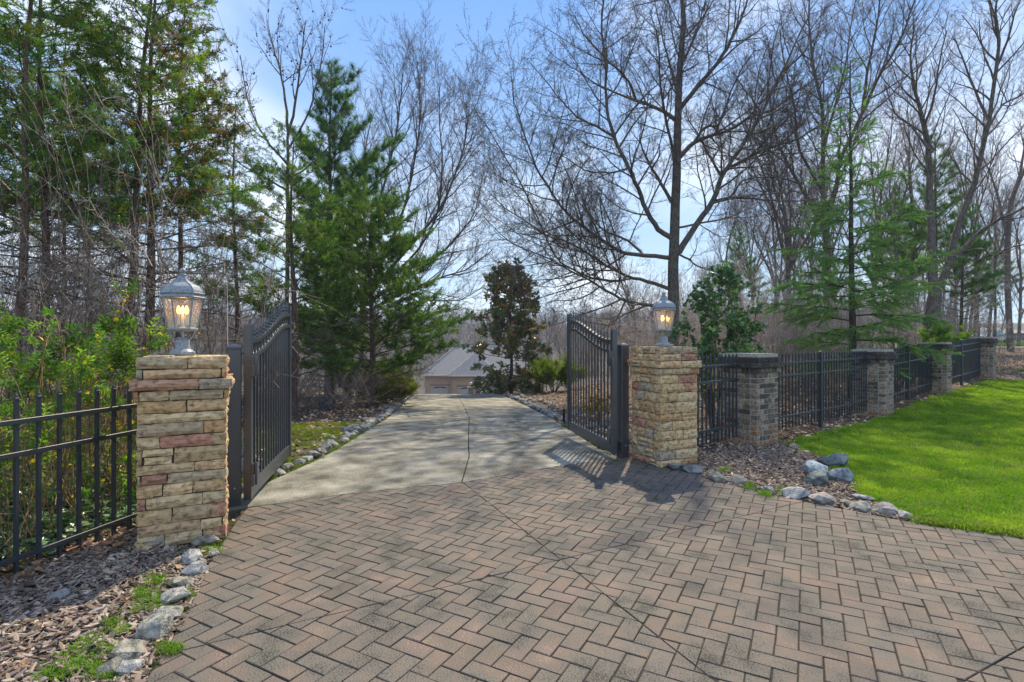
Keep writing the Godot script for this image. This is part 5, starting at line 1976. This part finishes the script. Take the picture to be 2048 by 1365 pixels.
func build_middle() -> void:
	# magnolia at the bend of the drive
	var t := Grown.new()
	var h := 6.1
	var tp := smooth_path([Vector3.ZERO, Vector3(.03, h * .3, 0), Vector3(-.05, h * .65, .03), Vector3(-.03, h * .97, 0)], .01)
	limb(t, tp, .10, .02, G(.13, .12, .11))
	for i in 95:
		var u := lerpf(.06, .98, (i + R()) / 95.0)
		var q := along(tp, u)
		var a := i * 2.4 + R(-.4, .4)
		var prof := 2.4 * pow(1.0 - u, .5) * R(.55, 1.1) + .15
		if u < .16: prof *= .75
		var e: Vector3 = q[0] + Vector3(cos(a), R(.15, .6) if u > .28 else R(-.45, .15), sin(a)).normalized() * prof
		var m: Vector3 = (q[0] as Vector3).lerp(e, .5) + Vector3.DOWN * .08
		limb(t, PackedVector3Array([q[0], m, e]), .022, .006, G(.13, .12, .11))
		for k in int(5 + prof * 5.5):
			var f := sqrt(R(.06, 1.0))
			var at: Vector3 = (q[0] as Vector3).lerp(e, f) + rv() * R(.05, .33)
			t.needles.append(Transform3D(aim((rv() + Vector3.UP * .6).normalized()).scaled(Vector3.ONE * R(.19, .28)), at))
			t.ntints.append(vary(G(.16, .21, .13) if R() < .62 else G(.36, .25, .11), .3))
	finish("magnolia_tree", gp(1022, 25.0), t, "dark glossy magnolia with rusty leaf undersides at the bend of the drive", "", "tree", ["rosette0", "rosette1"])
	var g := shrub(1.9, 2.6, 14, ["shoot0"], .26, 1300, G(.17, .23, .035), G(.28, .29, .06), .35, G(.14, .12, .10))
	finish("golden_shrub", gp(1108, 23.5), g, "yellow-green shrub beside the magnolia on the bank", "", "shrub", ["shoot0", "shoot2"], "foliage", "stems")
	g = shrub(1.15, 2.0, 12, ["shoot0"], .2, 1000, G(.14, .17, .035), G(.24, .22, .06), .4, G(.14, .12, .10))
	var s1 := finish("drive_shrub", gp(768, 17.2), g, "low olive-green shrub by the drive in front of the teal box", "", "shrub", ["shoot1", "shoot2"], "foliage", "stems")
	for s in [[788, 21.5, .95, "olive-green shrub by the drive behind the teal box"], [800, 25.0, .75, "olive-green shrub where the drive drops towards the house"], [746, 20.0, 1.5, "tall olive-green shrub at the foot of the cedar by the drive"]]:
		var c := copy_of(s1, gp(s[0], s[1]), R(0, TAU), s[2])
		c.set_meta("label", s[3])
	var f := shrub(.8, 1.0, 12, ["flower"], .035, 900, G(.75, .55, .03), G(.12, .18, .03), .35, G(.2, .16, .1))
	finish("forsythia_shrub", gp(1205, 10.8), f, "small yellow-flowered shrub seen through the open gate leaf below the oak", "", "shrub", ["flower", "shoot1"], "blossom", "stems")
	# pond-side wood beyond the house and on the far hills
	var lab := "bare tree on the wooded slope beyond the house"
	for i in 74:
		var d := R(92, 210) if i > 16 else R(60, 90)
		var px := R(380, 1330)
		if i <= 16: px = R(1010, 1300) if i % 2 == 0 else R(420, 800)
		var k := rng.randi() % 4
		var c := copy_of(far_kinds[k], gp(px, d), R(0, TAU), R(.8, 1.1))
		c.set_meta("label", lab)
		c.set_meta("group", "bare trees on the slope beyond the house")
	for i in 26:
		var d := R(24, 70)
		var px := R(-80, 640)
		var k := rng.randi() % 4
		var c := copy_of(far_kinds[k], gp(px, d), R(0, TAU), R(.75, 1.05))
		c.set_meta("label", "bare tree on the falling slope behind the cedars and pine")
		c.set_meta("group", "bare trees behind the cedars")

func build_left_woods() -> void:
	# broad fan-shaped bare tree behind the pine
	var o := bare_opts({"twig_col": G(.105, .08, .075), "bark": G(.15, .135, .125), "up": [.10, .08, .06], "ang": [22, 48], "dens": [2.0, 3.2, 3], "twig_len": .5, "twigs": 3.0, "cap": [2.4, 1.0, .5]})
	var d := 27.0
	var base := gp(722, d)
	var t := Grown.new()
	var list := [
		[[[722, 800], [722, 720], [724, 640], [726, 600]], 14, 12, 0.0],
		[[[726, 605], [765, 520], [800, 440], [822, 360], [835, 280], [840, 200], [834, 120]], 8, 2, 1.0],
		[[[726, 605], [780, 540], [840, 470], [890, 400], [920, 320], [935, 250], [938, 200]], 8, 2, -1.6],
		[[[728, 610], [790, 570], [850, 530], [910, 480], [950, 420], [968, 340]], 7, 2, 1.8],
		[[[728, 625], [800, 590], [870, 560], [930, 540], [985, 500]], 6, 2, -1.2],
		[[[724, 605], [740, 500], [760, 400], [785, 300], [800, 210], [805, 150]], 8, 2, -2.2],
		[[[724, 605], [715, 500], [712, 400], [730, 300], [745, 220]], 7, 2, 2.2],
		[[[770, 555], [820, 520], [870, 440], [885, 340], [880, 250], [878, 170]], 6, 2, .6],
		[[[800, 580], [860, 600], [920, 600], [970, 570]], 4, 2, 2.0],
		[[[724, 605], [690, 510], [660, 430], [640, 350]], 6, 2, -1.0]]
	for l in list:
		var p := smooth_path(traced(l[0], d, l[3], base), .03)
		var r0: float = l[1] * .5 / FOCAL * d
		var r1: float = l[2] * .5 / FOCAL * d * .7
		limb(t, p, r0, r1, o.bark)
		if l[2] < 8: clothe(t, p, r0, r1, o, 0)
	finish("fan_tree", base, t, "fan-shaped bare tree rising between the pine and the drive")
	# sweetgum with hanging balls
	d = 19.0
	base = gp(573, d)
	t = Grown.new()
	list = [
		[[[573, 790], [574, 600], [574, 450], [575, 330], [576, 264]], 10, 7, 0.0],
		[[[576, 264], [570, 200], [560, 140], [545, 90], [535, 40]], 6, 2, .8],
		[[[576, 270], [590, 210], [598, 150], [605, 90], [612, 40]], 6, 2, -.8],
		[[[575, 300], [610, 240], [630, 180], [645, 110], [650, 50]], 5, 2, 1.0],
		[[[575, 330], [540, 290], [510, 240], [490, 180], [480, 110]], 5, 2, -1.0],
		[[[574, 360], [620, 330], [660, 290], [690, 230]], 5, 2, 1.6],
		[[[574, 380], [520, 350], [470, 320], [430, 270]], 5, 2, 1.2]]
	for l in list:
		var p := smooth_path(traced(l[0], d, l[3], base), .02)
		var r0: float = l[1] * .5 / FOCAL * d
		var r1: float = l[2] * .5 / FOCAL * d * .7
		limb(t, p, r0, r1, o.bark)
		if l[2] < 7: clothe(t, p, r0, r1, o.merged({"twigs": 1.6, "dens": [1.9, 2.4, 2]}, true), 0)
	for i in 230:
		var q: Transform3D = t.places[rng.randi() % t.places.size()]
		t.needles.append(Transform3D(Basis.from_scale(Vector3.ONE * R(.05, .075)), q.origin + Vector3.DOWN * .08))
		t.ntints.append(G(.05, .04, .03))
	finish("sweetgum_tree", base, t, "bare tree hung with small dark seed balls between cedars and pine", "", "tree", ["cone"], "seed_balls")
	# the pine
	var pine := conifer(13.0, .16, 3.4, {"bark": G(.12, .10, .085), "dens": 4.6, "from": .30, "green": .36, "dead": 3.0, "taper": .6, "rise": [.2, .9], "bend": .05, "side": 5.5, "side_up": .15, "sprays": 7.0, "fluff": .55, "spray_up": .3, "size": .29, "col": G(.10, .21, .09), "col2": G(.18, .28, .095), "mix": .25, "bias": Vector3(.25, 0, 0)})
	finish("tall_pine", gp(662, 21.0), pine, "tall pine with dense dark green tufts beside the fan-shaped bare tree", "", "tree", ["pine0", "pine1"])
	# big cedars beside the drive
	var ced := {"bark": G(.17, .125, .10), "dens": 13.0, "from": .06, "green": .13, "dead": 6.0, "taper": .30, "rise": [.08, .9], "bend": .02, "side": 8.5, "side_up": .1, "sprays": 11.0, "fluff": .6, "spray_up": .15, "size": .30, "col": G(.11, .20, .058), "col2": G(.26, .35, .085), "mix": .3, "inner": .3}
	finish("cedar_tree", gp(742, 16.0), conifer(5.9, .12, 2.9, ced.merged({"bias": Vector3(.10, 0, 0)}, true)), "full green cedar spreading over the drive's edge rocks", "", "tree", ["cedar0", "cedar1", "cedar2"])
	finish("cedar_tree", gp(586, 12.6), conifer(6.4, .10, 1.75, ced.merged({"dens": 8.0, "green": .30, "from": .1, "sprays": 10.0, "inner": .4}, true)), "thin-trunked cedar with bare lower branches behind the open gate leaf", "", "tree", ["cedar0", "cedar1", "cedar2"])
	finish("cedar_tree", gp(655, 19.0), conifer(7.0, .12, 2.0, ced.merged({"col": G(.11, .22, .06)}, true)), "darker cedar standing between the pine and the full green cedar", "", "tree", ["cedar0", "cedar1", "cedar2"])
	# old cedars over the jasmine: bare stems below, green and rusty above
	var old := {"bark": G(.20, .14, .11), "dens": 6.4, "from": .16, "green": .40, "dead": 4.5, "dead_col": G(.20, .165, .15), "taper": .45, "rise": [.05, .7], "bend": .01, "side": 9.0, "side_up": .0, "sprays": 11.0, "fluff": .65, "spray_up": -.05, "size": .28, "col": G(.15, .28, .08), "col2": G(.38, .46, .08), "mix": .4, "inner": .3}
	var rows := [
		[240, 9.0, 8.5, .095, 1.9, Vector3(.08, 0, 0), "leaning red-barked cedar behind the lantern, its stem tilting to the drive", {}],
		[288, 9.6, 8.8, .105, 2.0, Vector3(.03, 0, 0), "straight red-barked cedar beside the leaning one behind the lantern", {"col": G(.09, .145, .05), "col2": G(.32, .18, .04), "mix": .33}],
		[20, 7.6, 8.2, .08, 1.8, Vector3(.06, 0, 0), "mossy leaning cedar above the jasmine at the fence's end", {"col2": G(.20, .22, .05)}],
		[80, 8.4, 8.6, .085, 1.8, Vector3(.01, 0, 0), "vine-wrapped cedar stem behind the middle of the jasmine fence", {}],
		[118, 11.0, 8.6, .06, 1.7, Vector3(.02, 0, 0), "thin dark cedar stem between the vine-wrapped and the leaning cedar", {}],
		[352, 12.0, 9.4, .08, 2.0, Vector3(.02, 0, 0), "cedar with rust-tinged crown between the lantern and the gate leaf", {"col": G(.09, .145, .05), "col2": G(.34, .19, .04), "mix": .45}],
		[470, 14.0, 8.0, .08, 1.9, Vector3(.0, 0, 0), "pale green cedar with sparse sprays behind the gate post", {"col": G(.15, .24, .07), "col2": G(.24, .31, .09), "sprays": 7.0, "green": .3}],
		[-120, 9.0, 8.8, .09, 2.0, Vector3(.02, 0, 0), "cedar beyond the fence's end with its branches reaching over the jasmine", {}],
		[180, 14.5, 9.5, .09, 2.0, Vector3(-.03, 0, 0), "cedar standing well behind the vine-wrapped stem", {}]]
	for r in rows:
		var c := conifer(r[2], r[3], r[4], old.merged(r[7], true).merged({"lean": r[5]}, true))
		finish("old_cedar", gp(r[0], r[1]), c, r[6], "old cedars over the jasmine fence", "tree", ["cedar0", "cedar1", "cedar2"])
	# vines and brambles: long curved bare stems
	var vine := Grown.new()
	for i in 430:
		var px := R(-60, 480) if i % 3 > 0 else R(0, 240)
		var dd := R(5.4, 10.5)
		var x := (px - 1024) / FOCAL * dd
		var p0 := P(x, land(x, dd), dd)
		var hgt := R(.7, 2.8) if R() < .7 else R(2.5, 5.4)
		var top := p0 + Vector3(R(-1.0, 1.0), hgt, R(-.6, .6))
		var mid := p0.lerp(top, .55) + Vector3(R(-.9, .9), R(.0, .7), R(-.5, .5))
		var tipv := top + Vector3(R(-1.1, 1.1), R(-1.2, .1), R(-.5, .5))
		limb(vine, smooth_path([p0, mid, top, tipv], .035, 5), R(.003, .008), .002, vary(G(.34, .29, .25) if R() < .6 else G(.18, .145, .13), .2))
		if R() < .5:
			vine.places.append(Transform3D(aim((Vector3.UP + rv()).normalized()).scaled(Vector3.ONE * R(.3, .7)), mid.lerp(top, R())))
			vine.tints.append(vary(G(.30, .255, .22), .25))
	finish("bare_vines", Vector3.ZERO, vine, "tangle of bare gray vines and brambles climbing among the old cedars", "", "vine", [], "foliage", "stems")
	# brush of dead branches under the full cedar
	var br := Grown.new()
	for i in 170:
		var p0 := Vector3(R(-1.5, 1.3), R(.0, .25), R(-.8, .8))
		var e := p0 + Vector3(R(-.9, .9), R(.15, 1.1), R(-.4, .4))
		limb(br, PackedVector3Array([p0, p0.lerp(e, .5) + rv() * .1, e]), .007, .003, vary(G(.26, .215, .185), .2))
		br.places.append(Transform3D(aim((e - p0 + rv() * .4).normalized()).scaled(Vector3.ONE * R(.3, .7)), p0.lerp(e, .5)))
		br.tints.append(vary(G(.29, .235, .20), .25))
	finish("brushwood", gp(640, 14.2), br, "heap of gray-brown dead branches under the full green cedar", "", "brush", [], "foliage", "stems")

func build_jasmine() -> void:
	# arching stems with paired leaves and yellow stars behind the near fence panel
	var t := Grown.new()
	var fl := []
	var flc := []
	for i in 330:
		var d := R(3.0, 5.9)
		var x := R(-6.2, -3.32) if i % 2 == 0 else -3.28 - absf(R(-.9, .9))
		if x > -3.45 and d > 4.9: x -= .3
		var p0 := P(x, 0, d)
		var h := R(.5, 1.35)
		if R() < .2: h = R(1.3, 1.75)
		var sw := Vector3(R(-.6, .5), 0, R(-.5, .5))
		var top := p0 + Vector3.UP * h + sw * .5
		var e := top + sw * .8 + Vector3.DOWN * R(.05, .55)
		for q in [top, e]:
			if q.x > -3.2 and -q.z < 4.8: e.x = minf(e.x, -3.22); top.x = minf(top.x, -3.22)
		var path := smooth_path([p0, p0.lerp(top, .55) + rv() * .06, top, e], .008, 4)
		limb(t, path, .0055, .002, vary(G(.40, .29, .14), .25))
		for k in int(R(0, 6)):
			var q := along(path, R(.6, 1.0))
			t.needles.append(Transform3D(aim((q[1] + rv() * .6 + Vector3.UP * .25).normalized()).scaled(Vector3.ONE * R(.10, .17)), q[0]))
			t.ntints.append(vary(G(.15, .29, .06) if R() < .6 else G(.32, .46, .08), .28))
		for k in int(R(0, 5)):
			var q := along(path, R(.25, 1.0))
			fl.append(Transform3D(aim((rv() + Vector3.BACK * .8).normalized()).scaled(Vector3.ONE * R(.014, .024)), (q[0] as Vector3) + rv() * .02))
			flc.append(vary(Color.WHITE, .15))
		if R() < .9:
			for k in 5:
				var q := along(path, R(.1, .8))
				limb(t, PackedVector3Array([q[0], (q[0] as Vector3) + rv() * R(.1, .3)]), .0028, .0015, vary(G(.48, .39, .24), .25))
	var root := finish("jasmine_shrub", Vector3.ZERO, t, "sprawling winter jasmine with yellow flowers behind the near picket fence", "", "shrub", ["shoot0", "shoot1", "shoot2"], "foliage", "stems")
	spread(["flower"], root, "blossom", fl, flc)
	# tall leafy arm reaching towards the lantern, with flowers
	var a := Grown.new()
	var f2 := []
	var f2c := []
	for l in [[[[120, 760], [180, 690], [215, 660], [250, 655]], 4.9], [[[60, 800], [20, 720], [5, 660]], 4.4], [[[225, 740], [250, 715], [300, 690], [335, 655]], 4.75], [[[200, 680], [230, 640], [245, 610], [252, 580]], 4.9], [[[170, 780], [215, 740], [240, 720], [250, 700]], 4.6], [[[40, 830], [80, 740], [110, 700], [150, 690]], 4.5]]:
		var p := smooth_path(traced(l[0], l[1], R(-.2, .2), Vector3.ZERO), .01, 4)
		limb(a, p, .006, .002, G(.26, .18, .08))
		var n := 26 if l[0][0][0] < 200 else 5
		for k in n:
			var q := along(p, R(.1, 1.0))
			a.needles.append(Transform3D(aim((q[1] + rv() * .9).normalized()).scaled(Vector3.ONE * R(.12, .2)), (q[0] as Vector3) + rv() * .05))
			a.ntints.append(vary(G(.10, .20, .045) if R() < .6 else G(.2, .3, .05), .25))
		for k in 12:
			var q := along(p, R(.2, 1.0))
			f2.append(Transform3D(aim((rv() + Vector3.BACK * .8).normalized()).scaled(Vector3.ONE * R(.016, .026)), (q[0] as Vector3) + rv() * .02))
			f2c.append(vary(Color.WHITE, .15))
	root = finish("jasmine_vine", Vector3.ZERO, a, "long leafy jasmine shoots arching up beside the lit lantern", "", "shrub", ["shoot0", "shoot2"], "foliage", "stems")
	spread(["flower"], root, "blossom", f2, f2c)


# ---------------------------------------------------------------- sky
func make_sky() -> ImageTexture:
	var w := 1024
	var h := 512
	var f := FastNoiseLite.new()
	f.seed = 47
	f.frequency = 0.55
	f.fractal_octaves = 5
	f.fractal_gain = 0.5
	var im := Image.create(w, h, false, Image.FORMAT_RGBF)
	for j in h:
		var el := PI * (0.5 - (j + 0.5) / h)
		var y := sin(el)
		for i in w:
			var az := TAU * (i + 0.5) / w
			var col: Color
			if y < -0.02:
				col = Color(.14, .13, .12)
			else:
				var t := pow(1.0 - clampf(y, 0, 1), 2.6)
				col = Color(.075, .185, .44).lerp(Color(.38, .50, .58), t)
				var k := 1.0 / (y + 0.22)
				var cx := cos(el) * cos(az) * k
				var cz := cos(el) * sin(az) * k
				var q := f.get_noise_3d(cx * 0.9, cz * 1.7, 0.0) * 0.5 + 0.5
				var cl := smoothstep(0.36, 0.82, q) * 0.8
				col = col.lerp(Color(.60, .62, .65), cl)
			im.set_pixel(i, j, col)
	return ImageTexture.create_from_image(im)

func _ready() -> void:
	rng.seed = 20240
	soft.seed = 9
	soft.frequency = 0.12
	# camera
	var cam := Camera3D.new()
	cam.name = "camera"
	cam.fov = rad_to_deg(2.0 * atan(682.5 / FOCAL))
	cam.near = 0.05
	cam.far = 2000.0
	add_child(cam)
	cam.position = Vector3(0, EYE, 0)
	cam.current = true
	# sky and exposure
	var env := Environment.new()
	env.background_mode = Environment.BG_SKY
	var sky := Sky.new()
	var pm := PanoramaSkyMaterial.new()
	pm.panorama = make_sky()
	pm.energy_multiplier = 1.0
	sky.sky_material = pm
	env.sky = sky
	env.background_energy_multiplier = 1.0
	env.tonemap_mode = Environment.TONE_MAPPER_LINEAR
	env.tonemap_exposure = 2.3
	env.fog_enabled = true
	env.fog_density = 0.0007
	env.fog_light_color = Color(.84, .89, .95)
	env.sdfgi_enabled = true
	env.ssao_enabled = true
	env.ssil_enabled = true
	var we := WorldEnvironment.new()
	we.name = "world_environment"
	we.environment = env
	add_child(we)
	# the sun stands ahead, a little to the right, about 49 degrees up
	var sun := DirectionalLight3D.new()
	sun.name = "sun"
	sun.light_color = Color(1.0, 0.93, 0.80)
	sun.light_energy = 1.0
	sun.light_angular_distance = 0.5
	sun.shadow_enabled = true
	add_child(sun)
	sun.look_at_from_position(Vector3(0.48, 1.85, -1.55) * 50.0, Vector3.ZERO)

	make_materials()
	rng.seed = 108
	build_ground()
	rng.seed = 115
	build_drive()
	rng.seed = 122
	build_apron()
	rng.seed = 129
	build_house()
	rng.seed = 136
	build_far_right()
	rng.seed = 143
	build_pillars()
	rng.seed = 150
	build_lanterns()
	rng.seed = 157
	build_gates()
	rng.seed = 164
	build_fence()
	rng.seed = 171
	build_rocks()
	rng.seed = 178
	make_pieces()
	rng.seed = 185
	build_cover()
	print("cover ", Time.get_ticks_msec())
	rng.seed = 192
	build_oak()
	rng.seed = 199
	build_right_woods()
	print("right ", Time.get_ticks_msec())
	rng.seed = 206
	build_middle()
	rng.seed = 213
	build_left_woods()
	print("left ", Time.get_ticks_msec())
	rng.seed = 220
	build_jasmine()
	print("built in ", Time.get_ticks_msec(), " ms")
